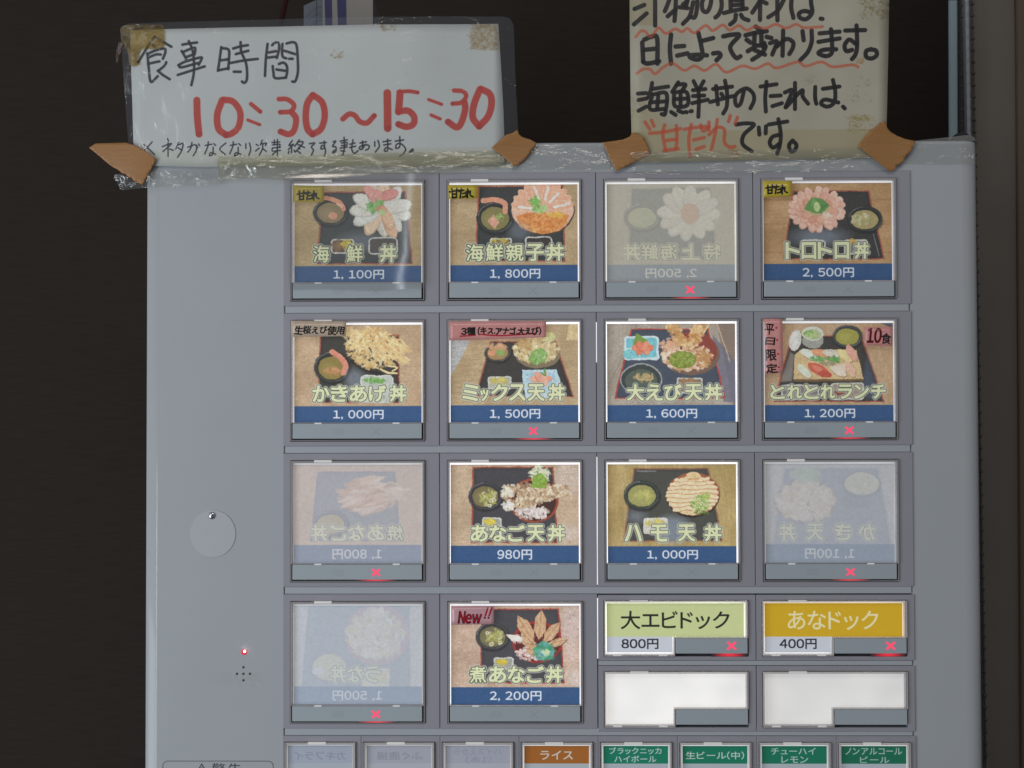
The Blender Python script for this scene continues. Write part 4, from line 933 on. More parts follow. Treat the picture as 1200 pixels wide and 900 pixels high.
wl = mb.done("warning_plate", M_dark, mach, at(wu0, wv0))
def text_mesh(name, body, x0, y0, x1, y1, m, parent, d=.09):
    bm_ = bmesh.new(); off = 0; V_ = []; T_ = []
    for ch in body:
        v, t = glyph(ch)
        vv = [bm_.verts.new((x + off, 0, y)) for x, y in v]; off += 1.1
        for a in t:
            try: bm_.faces.new([vv[k] for k in a])
            except ValueError: pass
    xs = [v.co.x for v in bm_.verts]; zs = [v.co.z for v in bm_.verts]
    for v in bm_.verts:
        u = x0 + (v.co.x - min(xs)) / (max(xs) - min(xs)) * (x1 - x0); w = y1 - (v.co.z - min(zs)) / (max(zs) - min(zs)) * (y1 - y0)
        v.co = Vector((u * S, -d * S, -w * S))
    me_ = D.meshes.new(name); bm_.to_mesh(me_); bm_.free(); return link(name, me_, m, parent)
text_mesh("warning_lettering", '警告', 58, 2.8, 92, 17, M_dark, wl)
mb = MB(); mb.ring([(46, 2.6), (52.5, 14), (39.5, 14)], [(46, 4.8), (50.6, 13), (41.4, 13)], -.2, .1); mb.box(45.5, 7, 46.5, 10.5, 0, .1); mb.box(45.5, 11.2, 46.5, 12.2, 0, .1); mb.done("warning_triangle", M_dark, wl)

# ------------------------------------------------------------------ handwritten notices
INK = (12, 10, 16); RED = (178, 34, 18); RED2 = (198, 78, 50)
SBOX = (136, 14, 614, 222)
p = Paint(*SBOX, 478 * 4, 208 * 4, (188, 190, 186))
p.a += (vnoise(p.h, p.w, 260, 3) - .5)[..., None] * 12
# adhesive residue and ageing
def residue(p, x, y, rx, ry, n, seed, col=(136, 108, 62), al=.35):
    r = random.Random(seed)
    for _ in range(n):
        a = x + r.uniform(-rx, rx); b = y + r.uniform(-ry, ry)
        if r.random() < .5: p.line([(a, b), (a + r.uniform(-6, 6), b + r.uniform(-4, 4)), (a + r.uniform(-7, 7), b + r.uniform(-5, 5))], r.uniform(.4, 1.1), col, al)
        else: p.ell(a, b, r.uniform(.6, 3), r.uniform(.5, 1.8), col, al * .8, r.uniform(0, 180), 1)
p.ell(568, 43, 18, 16, (150, 130, 92), .4, soft=14); residue(p, 568, 43, 16, 15, 150, 2); residue(p, 455, 33, 9, 3, 20, 4, al=.3); residue(p, 396, 65, 8, 3, 10, 5, al=.5); residue(p, 158, 67, 6, 10, 60, 6)
p.poly([(150, 178), (600, 172), (600, 215), (150, 215)], (176, 172, 140), .28, 14); p.poly([(255, 186), (600, 182), (600, 215), (255, 215)], (158, 152, 108), .35, 8)
residue(p, 420, 188, 170, 7, 160, 8, (150, 140, 100), .2); residue(p, 372, 100, 200, 60, 26, 9, (150, 145, 130), .2)
def strokes(p, ox, oy, ks, w, col, L, al=.95, grain=.22):
    p.org(ox, oy, ks)
    for s_ in L:
        p.line(s_, w, col, al, 1.4, grain)
    p.org()
strokes(p, 150, 40, 10, 31, INK, [[(310, 35), (230, 150), (120, 330)], [(310, 30), (400, 85), (510, 150)], [(290, 125), (330, 160)], [(225, 235), (330, 190), (425, 172), (440, 210), (410, 290)], [(250, 270), (330, 240), (385, 240)],
 [(235, 350), (300, 335), (370, 320)], [(228, 225), (245, 400), (270, 560), (350, 495)], [(450, 330), (430, 370), (360, 430)], [(350, 430), (410, 480), (490, 530)],
 [(640, 125), (730, 110), (810, 100)], [(715, 85), (760, 200), (775, 350), (770, 480), (745, 600)], [(630, 200), (655, 240), (680, 290)], [(640, 215), (720, 180), (790, 165), (780, 240)], [(670, 275), (780, 235)], [(590, 365), (680, 320), (850, 275), (860, 300), (830, 360)], [(600, 370), (630, 390), (820, 340)], [(585, 480), (740, 430), (900, 380)]])
strokes(p, 250, 40, 10, 31, INK, [[(95, 155), (75, 300), (55, 430)], [(95, 165), (180, 185), (185, 280), (175, 410)], [(85, 310), (180, 295)], [(60, 425), (180, 400)], [(235, 170), (320, 145), (405, 130)], [(320, 95), (325, 200)], [(265, 235), (340, 215), (410, 195)],
 [(195, 340), (350, 310), (520, 290)], [(340, 240), (380, 330), (395, 440), (390, 540), (360, 570), (335, 555)], [(240, 440), (320, 440)],
 [(635, 115), (615, 300), (605, 490)], [(690, 130), (720, 100), (765, 105), (770, 180), (745, 280)], [(650, 215), (735, 200)], [(640, 275), (740, 265)], [(810, 115), (805, 200), (815, 265), (855, 285)], [(860, 110), (930, 95), (975, 130), (990, 300), (990, 450), (960, 550), (925, 555)],
 [(830, 195), (960, 235)], [(890, 290), (930, 290)], [(695, 375), (705, 450), (725, 515), (850, 510)], [(770, 350), (820, 335), (860, 370), (865, 440), (850, 510)], [(740, 415), (845, 430)]])
def red(ox, oy, ks, L):
    for w, s_ in L:
        strokes(p, ox, oy, ks, w + 5, (190, 110, 88), [s_], .45, 0); strokes(p, ox, oy, ks, w, RED, [s_], .86, .16); strokes(p, ox, oy, ks, w * .9, (140, 26, 20), [[s_[-1], s_[-1]]], .35, 0)
red(210, 90, 6.316, [(50, [(132, 175), (135, 300), (148, 425)]), (48, [(318, 175), (282, 280), (292, 385), (350, 432)]), (46, [(330, 170), (400, 185), (452, 265), (440, 370), (390, 420), (345, 432)]), (30, [(532, 202), (600, 258)]), (22, [(508, 320), (595, 354)]),
 (34, [(738, 165), (800, 167), (850, 210), (825, 255), (748, 262)]), (44, [(830, 260), (865, 310), (850, 395), (810, 425), (750, 405)]), (48, [(985, 140), (948, 200), (937, 300), (950, 385), (985, 425)]), (46, [(990, 135), (1058, 190), (1078, 290), (1050, 385), (990, 425)])])
red(390, 90, 5.714, [(34, [(68, 283), (110, 250), (150, 262), (180, 300), (230, 310), (278, 262)]), (50, [(365, 110), (367, 230), (368, 345)]), (46, [(450, 108), (446, 170), (440, 235)]), (24, [(440, 102), (510, 97), (568, 105)]), (42, [(442, 232), (505, 228), (545, 270), (538, 318), (492, 335), (440, 318)]),
 (20, [(642, 152), (728, 184)]), (21, [(658, 256), (718, 282)]), (28, [(812, 92), (870, 98), (893, 130), (860, 172), (802, 180)]), (42, [(882, 172), (886, 220), (860, 308), (828, 338), (772, 302)]), (44, [(985, 85), (947, 180), (937, 270), (978, 330)]), (44, [(992, 82), (1050, 115), (1063, 180), (1040, 265), (980, 332)])])
sm = [[(60, 100), (105, 142), (150, 185)], [(130, 80), (95, 120), (50, 165)], [(258, 55), (266, 75)], [(215, 120), (290, 95), (220, 160)], [(262, 90), (262, 200)], [(275, 140), (305, 150)],
 [(350, 85), (325, 140)], [(350, 105), (385, 95), (375, 150), (340, 210)], [(345, 130), (370, 145)], [(425, 125), (490, 105), (495, 150), (470, 195)], [(460, 85), (450, 130), (425, 165)], [(500, 110), (505, 130)], [(515, 98), (522, 112)],
 [(740, 90), (690, 140), (735, 185)], [(905, 95), (905, 135)], [(935, 90), (945, 140), (930, 190)], [(990, 100), (1005, 110)], [(985, 155), (1015, 130)], [(1040, 65), (1025, 105)], [(1035, 95), (1075, 90), (1065, 110)], [(1045, 100), (1040, 140), (1015, 190)], [(1045, 135), (1075, 160)],
 [(1120, 85), (1185, 80)], [(1140, 65), (1140, 100)], [(1165, 60), (1165, 200)], [(1125, 105), (1185, 100), (1180, 125)], [(1125, 130), (1190, 125)], [(1125, 130), (1125, 155), (1190, 150)], [(1160, 155), (1125, 185)]]
for dx in (0, 207): sm += [[(570 + dx, 110), (622 + dx, 100)], [(595 + dx, 80), (590 + dx, 120), (565 + dx, 180)], [(640 + dx, 95), (655 + dx, 110)], [(635 + dx, 125), (632 + dx, 180), (605 + dx, 195), (615 + dx, 170), (655 + dx, 182)]]
strokes(p, 160, 155, 7.06, 11.5, INK, sm, .9)
strokes(p, 320, 155, 6.667, 12, INK, [[(150, 65), (125, 105), (160, 95), (120, 135)], [(145, 115), (145, 160)], [(125, 150), (120, 165)], [(165, 140), (172, 155)], [(205, 60), (170, 110)], [(195, 75), (235, 80), (180, 150)], [(195, 95), (245, 120)], [(200, 120), (210, 130)], [(195, 150), (215, 165)],
 [(285, 90), (325, 85), (300, 115), (315, 140), (300, 180)], [(365, 85), (415, 80)], [(400, 70), (400, 120), (375, 130), (380, 105), (400, 110), (410, 150), (400, 185)], [(470, 75), (490, 70), (465, 110), (490, 115), (490, 150), (465, 160), (480, 140)],
 [(525, 70), (580, 60)], [(555, 40), (558, 120), (545, 180)], [(535, 85), (575, 80), (575, 100), (535, 105)], [(525, 125), (580, 115)], [(530, 145), (560, 150)], [(625, 60), (615, 130), (635, 165), (665, 145)], [(600, 95), (640, 85)], [(600, 120), (645, 110)],
 [(680, 85), (730, 75)], [(700, 70), (700, 130)], [(725, 95), (690, 135), (675, 120), (710, 100), (750, 105), (745, 130), (725, 140)], [(795, 75), (795, 110)], [(820, 65), (830, 110), (800, 155)], [(860, 75), (920, 65)], [(865, 100), (920, 90)], [(895, 55), (895, 140), (870, 145), (885, 120), (930, 135)],
 [(955, 70), (1020, 60)], [(990, 35), (990, 110), (960, 125), (965, 95), (1000, 90), (1035, 130), (1020, 165), (990, 185)], [(1065, 155), (1088, 132), (1095, 145), (1065, 155)]], .9)
M_sign1 = print_mat("notice_print_hours", p.image("notice_hours", .8), 1.45, 0, .5)

n1 = D.objects.new("notice_sheet", None); COL.objects.link(n1); g0 = G(370, 120, 5); n1.location = W(g0[0], g0[1], 5)
n1["label"] = "laminated white notice handwritten in black with red hours 10:30 to 15:30"; n1["category"] = "notice"
def adopt(o, parent):
    o.location = o.location - parent.location; o.parent = parent; return o
paper1 = adopt(sheet("paper", [(152.5, 35.5), (300, 31.5), (440, 29), (584, 28), (587, 75), (590, 130), (592, 193), (470, 195.5), (330, 194.5), (240, 196), (165, 194), (157, 193), (155, 120)], 3.2, SBOX, M_sign1, wave=.9, res=14, thick=.3, seed=1), n1)
M_lam = film("laminate_film", (.98, .985, .99), .055, (.62, .68, .78), rough=.07, gloss=.02, bump=.6, bscale=60, bdist=.0012)
lamo = adopt(sheet("laminate", [(141, 40), (143, 32), (150, 27.5), (250, 24.5), (400, 20.5), (520, 19), (590, 19.5), (598, 22), (602, 30), (604, 90), (607, 150), (610, 188), (604, 194), (500, 200), (430, 201), (330, 208), (240, 211), (176, 213), (166, 206), (152, 190), (146, 110)], 4.4, None, M_lam, wave=.9, res=14, thick=0, seed=1), n1)

RBOX = (728, -75, 1052, 205)
p = Paint(*RBOX, 324 * 4, 280 * 4, (176, 170, 152))
p.a += (vnoise(p.h, p.w, 200, 13) - .5)[..., None] * 14; p.a += (vnoise(p.h, p.w, 60, 14) - .5)[..., None] * 6
p.poly([(730, 154), (1050, 151), (1050, 205), (730, 205)], (160, 150, 108), .5, 5); p.poly([(738, 130), (760, 125), (790, 150), (740, 175)], (168, 160, 120), .5, 20)
p.poly([(738, -10), (765, -10), (765, 30), (738, 30)], (150, 136, 100), .45, 3)
residue(p, 1025, 5, 17, 18, 130, 21, (122, 108, 66), .35); residue(p, 1008, 145, 14, 9, 70, 22, (140, 122, 60), .3); residue(p, 760, 185, 22, 8, 40, 23, (150, 130, 80), .25); residue(p, 748, 125, 8, 12, 30, 24, (150, 132, 86), .3)
residue(p, 862, 180, 5, 6, 14, 25, (150, 96, 50), .45); residue(p, 1008, 72, 4, 3, 12, 26, (150, 110, 50), .35); residue(p, 1010, 105, 12, 16, 24, 27, (120, 118, 108), .25); residue(p, 950, 95, 10, 6, 16, 28, (120, 118, 108), .2)
BK = (12, 12, 18)
strokes(p, 735, 0, 7.5, 38, BK, [[(85, -75), (160, -100)], [(65, 80), (150, 45)], [(60, 215), (170, 120)], [(245, -160), (245, 225)], [(190, -60), (310, -75)], [(430, -160), (425, 60), (415, 185)], [(375, -20), (355, 40), (330, 100)], [(355, 145), (425, 85)], [(460, 65), (530, 72)], [(480, -80), (530, -20), (515, 60)], [(400, -60), (470, -90)],
 [(555, -120), (530, 0), (490, 40)], [(615, -60), (615, 60), (595, 150), (565, 152)], [(580, 20), (550, 140), (490, 210)], [(745, -50), (730, 50), (700, 105), (662, 85), (665, 0), (740, -60), (815, -30), (830, 55), (805, 125), (775, 155)],
 [(905, -90), (910, 80)], [(1010, -90), (1015, 80)], [(905, -95), (1010, -95)], [(920, -45), (1000, -48)], [(920, 2), (1000, 0)], [(930, 45), (1005, 40)], [(850, 115), (950, 90), (1050, 75)], [(955, 130), (945, 180), (905, 215)], [(1000, 130), (1020, 160), (1065, 178)]], .95)
strokes(p, 885, 0, 7.5, 38, BK, [[(45, -150), (42, 175)], [(-40, -60), (110, -75)], [(40, 0), (100, 30)], [(35, 20), (-25, 110)], [(195, -150), (195, 180)], [(130, -60), (265, -70)], [(265, -30), (200, 90), (115, 152)], [(335, -120), (315, 50), (335, 158)], [(400, -70), (530, -80)], [(485, -150), (490, 20), (500, 110), (450, 168), (395, 158), (385, 120), (430, 98), (500, 112)], [(575, 165), (590, 167)],
 [(245, 270), (240, 490)], [(130, 380), (190, 368), (150, 480)], [(190, 410), (270, 345), (330, 370), (330, 420), (300, 475)], [(415, 275), (425, 355)], [(495, 270), (495, 370), (460, 460), (395, 530)], [(565, 295), (740, 280)], [(555, 370), (740, 340)], [(665, 260), (675, 400), (670, 470), (620, 495), (555, 470), (600, 440), (710, 435)],
 [(790, 270), (965, 265)], [(890, 225), (895, 400), (880, 480), (850, 520)], [(880, 385), (825, 350), (785, 400), (800, 450), (850, 440)], [(1020, 432), (975, 450), (975, 500), (1020, 515), (1065, 490), (1060, 445), (1010, 435)]], .95)
strokes(p, 735, 0, 7.5, 40, BK, [[(132, 375), (140, 540)], [(150, 350), (210, 325), (262, 335), (265, 560)], [(150, 440), (245, 430)], [(140, 545), (180, 560), (280, 540)], [(385, 305), (375, 430), (385, 560)], [(425, 410), (500, 405)], [(440, 490), (530, 470)],
 [(625, 290), (650, 400), (660, 490), (620, 525), (560, 510), (552, 490), (620, 482), (700, 487)], [(660, 360), (755, 335)], [(755, 470), (805, 465), (820, 490), (785, 530)], [(845, 320), (920, 305), (985, 310), (910, 400), (920, 460), (960, 510), (995, 495)],
 [(1130, 235), (1190, 280)], [(1040, 310), (1120, 290), (1225, 275)], [(1120, 300), (1115, 390)], [(1178, 290), (1180, 380)], [(1050, 350), (1085, 375)], [(1140, 400), (1060, 450)], [(1225, 325), (1265, 335)], [(1160, 400), (1215, 405), (1180, 470), (1100, 525)], [(1120, 440), (1210, 480)], [(1205, 380), (1200, 420)]], .95)
strokes(p, 735, 80, 7.2, 34, BK, [[(90, 215), (160, 210)], [(95, 270), (165, 255)], [(95, 360), (160, 325)], [(210, 125), (200, 180), (180, 240)], [(215, 175), (345, 155)], [(215, 222), (330, 215), (320, 380), (290, 388)], [(212, 222), (192, 345), (310, 345)], [(195, 290), (330, 280)], [(262, 225), (252, 340)],
 [(430, 120), (380, 200)], [(420, 140), (490, 138), (462, 190)], [(395, 205), (500, 203), (508, 310), (402, 320), (395, 205)], [(400, 262), (508, 256)], [(450, 205), (450, 310)], [(370, 370), (408, 395)], [(430, 360), (470, 375)], [(492, 370), (502, 372)], [(535, 364), (545, 362)],
 [(560, 110), (580, 150)], [(645, 110), (610, 170)], [(555, 185), (660, 175)], [(555, 235), (650, 230)], [(550, 295), (680, 265)], [(600, 170), (605, 270), (600, 410)],
 [(725, 175), (885, 155)], [(700, 285), (890, 235)], [(750, 150), (758, 230), (765, 305)], [(825, 105), (842, 200), (840, 320), (810, 382)], [(795, 215), (805, 230)], [(985, 190), (960, 290), (930, 318), (912, 290), (920, 220), (1000, 170), (1060, 210), (1070, 270), (1040, 338)]], .95)
strokes(p, 885, 80, 7.2, 34, BK, [[(45, 155), (180, 135)], [(95, 115), (85, 250), (90, 365)], [(130, 235), (215, 230)], [(145, 320), (225, 295)], [(335, 125), (335, 345)], [(250, 205), (310, 190), (255, 330)], [(260, 330), (390, 190), (400, 240), (445, 300)], [(505, 160), (505, 250), (515, 300)], [(570, 175), (710, 155)], [(655, 100), (675, 200), (665, 290), (610, 325), (555, 300), (590, 265), (700, 290)], [(740, 325), (755, 340)],
 [(30, 500), (35, 560)], [(90, 490), (88, 550)], [(115, 475), (270, 450)], [(195, 430), (215, 560), (205, 660), (185, 720)], [(200, 562), (145, 580), (122, 630), (150, 670), (200, 640)], [(315, 610), (285, 650), (300, 700), (330, 695), (348, 650), (315, 610)]], .95)
strokes(p, 735, 80, 7.2, 34, BK, [[(920, 475), (1000, 465), (1070, 478), (985, 560), (975, 640), (1050, 700)]], .95)
strokes(p, 735, 80, 7.2, 30, RED2, [[(150, 455), (190, 515)], [(205, 440), (225, 490)], [(190, 550), (300, 540), (450, 510)], [(315, 480), (300, 560), (325, 700)], [(415, 485), (420, 600), (410, 680)], [(330, 610), (410, 600)], [(310, 695), (430, 680)],
 [(480, 515), (580, 500), (690, 490)], [(540, 475), (520, 600), (530, 745)], [(560, 605), (650, 585)], [(580, 685), (650, 660)], [(620, 480), (640, 530), (690, 500)], [(690, 455), (685, 520)], [(760, 435), (740, 560), (710, 688)], [(690, 560), (760, 500), (820, 520), (820, 620), (860, 663), (910, 660)], [(870, 400), (855, 450)], [(930, 415), (910, 468)]], .8, .25)
wv1 = [(75, 325), (120, 275), (160, 280), (200, 325), (240, 290), (275, 245), (340, 295), (420, 255), (480, 280), (530, 250), (590, 290), (690, 225), (750, 270), (840, 220), (900, 265), (980, 225), (1050, 265), (1125, 235), (1215, 250), (1305, 215), (1395, 248), (1485, 215), (1555, 245), (1715, 235)]
wv2 = [(85, 645), (140, 610), (200, 610), (245, 650), (320, 590), (400, 560), (500, 620), (590, 580), (680, 620), (780, 565), (870, 635), (1010, 580), (1125, 605), (1235, 560), (1315, 598), (1495, 545), (1565, 583), (1705, 545), (1805, 588), (1975, 570), (2030, 590)]
for wv_ in (wv1, wv2): strokes(p, 735, 0, 7.5, 25, RED2, [wv_], .72, .25)
M_sign2 = print_mat("notice_print_sauce", p.image("notice_sauce", .8), 1.2, 0, .42)
sheet("notice_sheet", [(737.5, -62), (1043, -62), (1042, 0), (1040.5, 80), (1039, 150), (1037, 184.5), (960, 186.5), (880, 187.5), (800, 189.5), (741, 190.5), (739, 120), (738, 30)], 3.4, RBOX, M_sign2, wave=.7, res=14, thick=.35, seed=3,
      label="aged cream notice with thick black writing and red wavy underlines", cat="notice")

# ------------------------------------------------------------------ tapes
M_brown = mat("brown_packing_tape", (.42, .20, .066), rough=.36, spec=.5, noise=.14, nscale=45, bump=.5, bscale=120, stretch=(1, 1, 3))
def tape(name, pts, d, m, label, wave, cat="tape", group=None, seed=0, **k):
    return sheet(name, pts, d, None, m, wave=wave, res=3.0, thick=0 if m.name.endswith(('film','tape_','scrap')) or 'clear' in m.name or 'yellow' in m.name or 'folded' in m.name else .25, label=label, cat=cat, group=group, seed=seed, **k)
GB = "brown tape pieces holding the notices"
tape("packing_tape", [(104, 173), (112, 168), (130, 167.5), (148, 167), (159, 171), (171, 177), (183, 187), (177, 199), (171, 209), (167, 217), (164, 215.5), (161, 213), (158, 213.5), (154, 208), (151, 208), (147, 204), (143, 203.5), (140, 200), (131, 195), (122, 188), (113, 180)], 7, M_brown, "brown tape corner sticking out left of the hours notice over the dark wall", 1.4, group=GB, seed=2)
tape("packing_tape", [(576, 173), (584, 166), (593, 158), (600, 156), (606, 152), (608, 157), (612, 160.5), (620.5, 163), (629, 167.5), (622, 177), (617, 184), (613, 188.6), (610, 190), (607, 193), (602.5, 195), (590, 184)], 7, M_brown, "brown diamond of tape on the lower right corner of the hours notice", 1.2, group=GB, seed=4)
tape("packing_tape", [(705.7, 167), (716, 165.5), (730, 163.5), (738, 160), (741, 155.5), (746, 156), (754, 161), (759, 170), (762.6, 180), (752, 186), (740.6, 191), (731, 196), (722, 201), (719, 195), (716, 189.5), (711, 178)], 7, M_brown, "brown tape on the lower left corner of the cream notice", 1.2, group=GB, seed=6)
tape("packing_tape", [(1004.7, 170.7), (1012, 161), (1019, 152.7), (1024, 150), (1030.7, 144), (1038, 142), (1039, 149), (1043, 154), (1050.7, 158.7), (1062, 163), (1073, 165), (1070, 172), (1066.7, 178), (1062, 182), (1058, 190), (1052, 193), (1046.7, 200.7), (1040.7, 200), (1030, 191), (1017, 181)], 7, M_brown, "brown tape on the lower right corner of the cream notice", 1.5, group=GB, seed=8)
M_yel = film("yellowed_tape", (.86, .72, .38), .36, (.30, .20, .055), rough=.16, bscale=120, bump=.9, gloss=.15, patch=120)
tape("yellowed_tape", [(141, 33), (145, 30), (160, 29), (190, 29), (193, 36), (192.5, 54), (184, 58), (172, 57), (165, 57), (160, 64), (161, 76), (157, 78), (152, 76), (150, 62), (146, 54), (142, 46)], 6, M_yel, "yellowed crinkled tape on the upper left corner of the hours notice", .8, group=None, seed=3)
tape("tape_scrap", [(145, 50), (141, 62), (136.5, 76), (135.5, 64), (139, 50)], 5, film("brown_scrap", (.6, .5, .4), .35, (.16, .09, .05), bump=.5), "thin tape tail hanging at the upper left of the hours notice", .8)
M_clear = film("clear_tape", (.97, .97, .955), .07, (.60, .60, .56), rough=.07, bscale=95, bump=.8, gloss=.20, patch=60, stretch=(.35, 1, 1), bdist=.0020)
M_clear_y = film("aged_clear_tape", (.95, .94, .86), .12, (.55, .52, .38), rough=.06, bscale=90, bump=.9, gloss=.36, patch=50, stretch=(.30, 1, 1), bdist=.0026)
GC = "clear tape strips along the top edge"
tape("clear_tape", [(134, 204), (150, 203), (200, 200), (262, 197), (262, 216), (200, 219), (172, 220), (142, 223), (138, 216), (133, 208)], 6.2, M_clear, "clear tape strip under the left end of the hours notice", .8, group=GC, seed=1)
tape("clear_tape", [(254, 184), (300, 182), (420, 180), (520, 178), (600, 176), (604, 196), (520, 202), (440, 204), (400, 208), (340, 212), (300, 209), (256, 211)], 6.4, M_clear_y, "yellowish wrinkled clear tape along the bottom of the hours notice", 1.4, group=GC, seed=5)
tape("clear_tape", [(598, 170), (660, 169.5), (742, 169), (744, 196), (690, 200), (640, 199), (600, 201)], 2.6, M_clear, "crinkled clear tape between the two notices on the machine's top edge", .9, group=GC, seed=7)
tape("clear_tape", [(738, 178), (880, 176), (1040, 172), (1044, 198), (900, 203), (742, 205)], 6.4, M_clear, "clear tape along the bottom edge of the cream notice", .8, group=GC, seed=9)
tape("clear_tape", [(1060, 169), (1100, 168), (1141, 168), (1142, 192), (1100, 193), (1058, 192)], 1.4, M_clear, "clear bubbled tape at the machine's upper right corner", .5, group=GC, seed=11)
tape("tape_scrap", [(243, 789), (262, 788), (285, 790), (307, 789), (304, 803), (285, 805), (245, 804)], 1.0, film("old_clear_scrap", (.995, .995, .985), .005, (.62, .62, .6), rough=.08, bscale=70, bump=.9, gloss=-.06, bdist=.002), "small scrap of old clear tape below the red lamp on the left panel", .5)

M_loose = film("loose_film", (.99, .99, .985), .01, (.6, .6, .58), rough=.2, bscale=40, bump=.03, gloss=.45)
lf = sheet("clear_film", [(334, 204), (380, 202), (430, 203), (503, 204), (502, 262), (501, 330), (498, 338), (440, 341), (380, 339), (338, 340)], 7.2, None, M_loose, wave=.01, res=3, thick=0,
      label="loose clear film curling over the white sashimi bowl button", cat="film")
for v in lf.data.vertices:
    lu_ = (v.co.x + lf.location.x) / S + 600; lw_ = 450 - (v.co.z + lf.location.z - H0) / S
    lx_ = 487 - 12 * math.exp(-((lw_ - 330) / 26) ** 2) + 3 * math.sin(lw_ * .04)
    v.co.y -= S * (3.2 * math.exp(-((lu_ - lx_ - 5) / 16) ** 2) * 1.05 + 1.5 * math.exp(-((lw_ - 209 + (lu_ - 400) * .02) / 3.2) ** 2) * math.exp(-((lu_ - 375) / 60) ** 2))
# ------------------------------------------------------------------ handwritten stickers on the buttons
def crop(ox, oy, ks, pts): return [(ox + x / ks, oy + y / ks) for x, y in pts]
KS = 900 / 160
def amatare(p, dx, dy, z=1.0):
    base = [[(130, 150), (190, 140)], [(145, 130), (148, 186)], [(175, 128), (172, 184)], [(148, 165), (172, 162)], [(148, 186), (172, 183)], [(188, 148), (218, 140)], [(203, 130), (195, 186)], [(210, 160), (228, 158)], [(208, 182), (230, 178)],
            [(241, 130), (240, 188)], [(228, 152), (246, 145), (228, 176)], [(231, 176), (256, 145), (257, 170), (274, 180)]]
    for s_ in base: p.line([(130 + (x - 130) * z + dx, 150 + (y - 150) * z + dy) for x, y in s_], 11.5, (24, 22, 16), .95, 1.2)
def sticker(name, quad, ox, oy, ks, bg, draw, label, w=600, d=6.0, em=.10, grain=8, seed=1):
    q_ = crop(ox, oy, ks, quad); xs = [a for a, _ in q_]; ys = [b for _, b in q_]
    cx0, cy0 = min(a for a, _ in quad), min(b for _, b in quad); cx1, cy1 = max(a for a, _ in quad), max(b for _, b in quad)
    p = Paint(cx0, cy0, cx1, cy1, w, max(8, int(w * (cy1 - cy0) / (cx1 - cx0))), bg); p.grain(grain, seed); p.a += (vnoise(p.h, p.w, 90, seed) - .5)[..., None] * 10
    draw(p); m = print_mat(name + "_print", p.image(name + "_%d" % seed, .8), 1.25, em, .3, coat=.5, bump=.25)
    return sheet(name, q_, d, (min(xs), min(ys), max(xs), max(ys)), m, wave=.25, res=5, thick=.25, seed=seed, label=label, cat="sticker")
YB = (186, 166, 56); PKB = (204, 142, 138)
sticker("price_sticker", [(106, 95), (200, 98), (308, 100), (306, 208), (108, 206)], 325, 200, KS, YB, lambda p: amatare(p, 0, 5, 1.0), "yellow handwritten sticker on the white sashimi bowl button", seed=1)
sticker("price_sticker", [(84, 95), (280, 96), (278, 182), (88, 186)], 510, 200, KS, YB, lambda p: amatare(p, -36, -10, 1.08), "yellow handwritten sticker on the salmon and roe bowl button", seed=2)
sticker("price_sticker", [(106, 66), (300, 68), (297, 166), (108, 176)], 875, 200, KS, YB, lambda p: amatare(p, -6, -35, 1.0), "yellow handwritten sticker on the pink sliced fish bowl button", seed=3)
sticker("price_sticker", [(90, 78), (280, 80), (455, 82), (450, 180), (270, 183), (92, 184)], 325, 362, KS, (186, 166, 146), lambda p: p.text('生桜えび使用', 110, 112, 445, 172, (20, 16, 16), bold=5.2, jit=.12, gap=-.05, slant=.06), "pinkish beige handwritten sticker on the fried fritter button", seed=4, w=900)
def d3(p):
    p.line([(165, 180), (262, 174)], 10, (170, 30, 40), .9, 2); p.line([(300, 168), (420, 176), (540, 170), (662, 160)], 10, (170, 30, 40), .9, 2)
    p.text('3種', 172, 122, 264, 170, (20, 14, 16), bold=5.5, jit=.08); p.text('(キス.アナゴ.大えび)', 282, 120, 697, 172, (20, 14, 16), bold=5.0, jit=.10, gap=-.02)
sticker("price_sticker", [(92, 82), (400, 80), (732, 80), (730, 186), (400, 200), (94, 208)], 510, 362, KS, PKB, d3, "long pink handwritten sticker on the mixed tempura button", seed=5, w=1300)
def dv(p):
    for k, (ch, y0, y1) in enumerate((('平', 98, 168), ('日', 188, 238), ('限', 268, 342), ('定', 362, 424))):
        p.text(ch, 120 + k * 3, y0, 180 + k * 8, y1, (20, 14, 16), bold=6.5, jit=.12, seed=k + 3); p.ell(196 + k * 5, (y0 + y1) / 2 - 8, 8, 7, (196, 40, 50))
sticker("price_sticker", [(114, 66), (172, 64), (235, 66), (238, 250), (240, 418), (180, 426), (120, 428)], 875, 362, 5.625, PKB, dv, "tall pink sticker with four black characters on the sushi lunch button", seed=6, w=420)
def d10(p):
    p.text('10', 790, 128, 888, 222, (120, 8, 16), bold=12, slant=.15); p.text('10', 796, 134, 884, 218, (60, 6, 14), bold=2, slant=.15); p.text('食', 888, 160, 952, 232, (26, 20, 22), bold=6, jit=.1)
sticker("price_sticker", [(778, 122), (964, 116), (958, 244), (776, 240)], 875, 362, 5.625, PKB, d10, "small pink sticker with a red number 10 on the sushi lunch button", seed=7)
def dn(p):
    p.text('New', 152, 122, 305, 198, (40, 8, 16), bold=10, slant=.18); p.text('New', 156, 124, 302, 196, (160, 14, 34), bold=3.5, slant=.18)
    for x in (325, 350): p.line([(x + 22, 98), (x + 6, 148)], 11, (150, 16, 34)); p.ell(x + 2, 162, 7, 7, (70, 10, 20))
sticker("price_sticker", [(106, 88), (380, 84), (388, 90), (386, 204), (104, 210)], 510, 695, KS, (196, 150, 156), dn, "pink sticker reading New on the simmered eel button", seed=8, w=700)

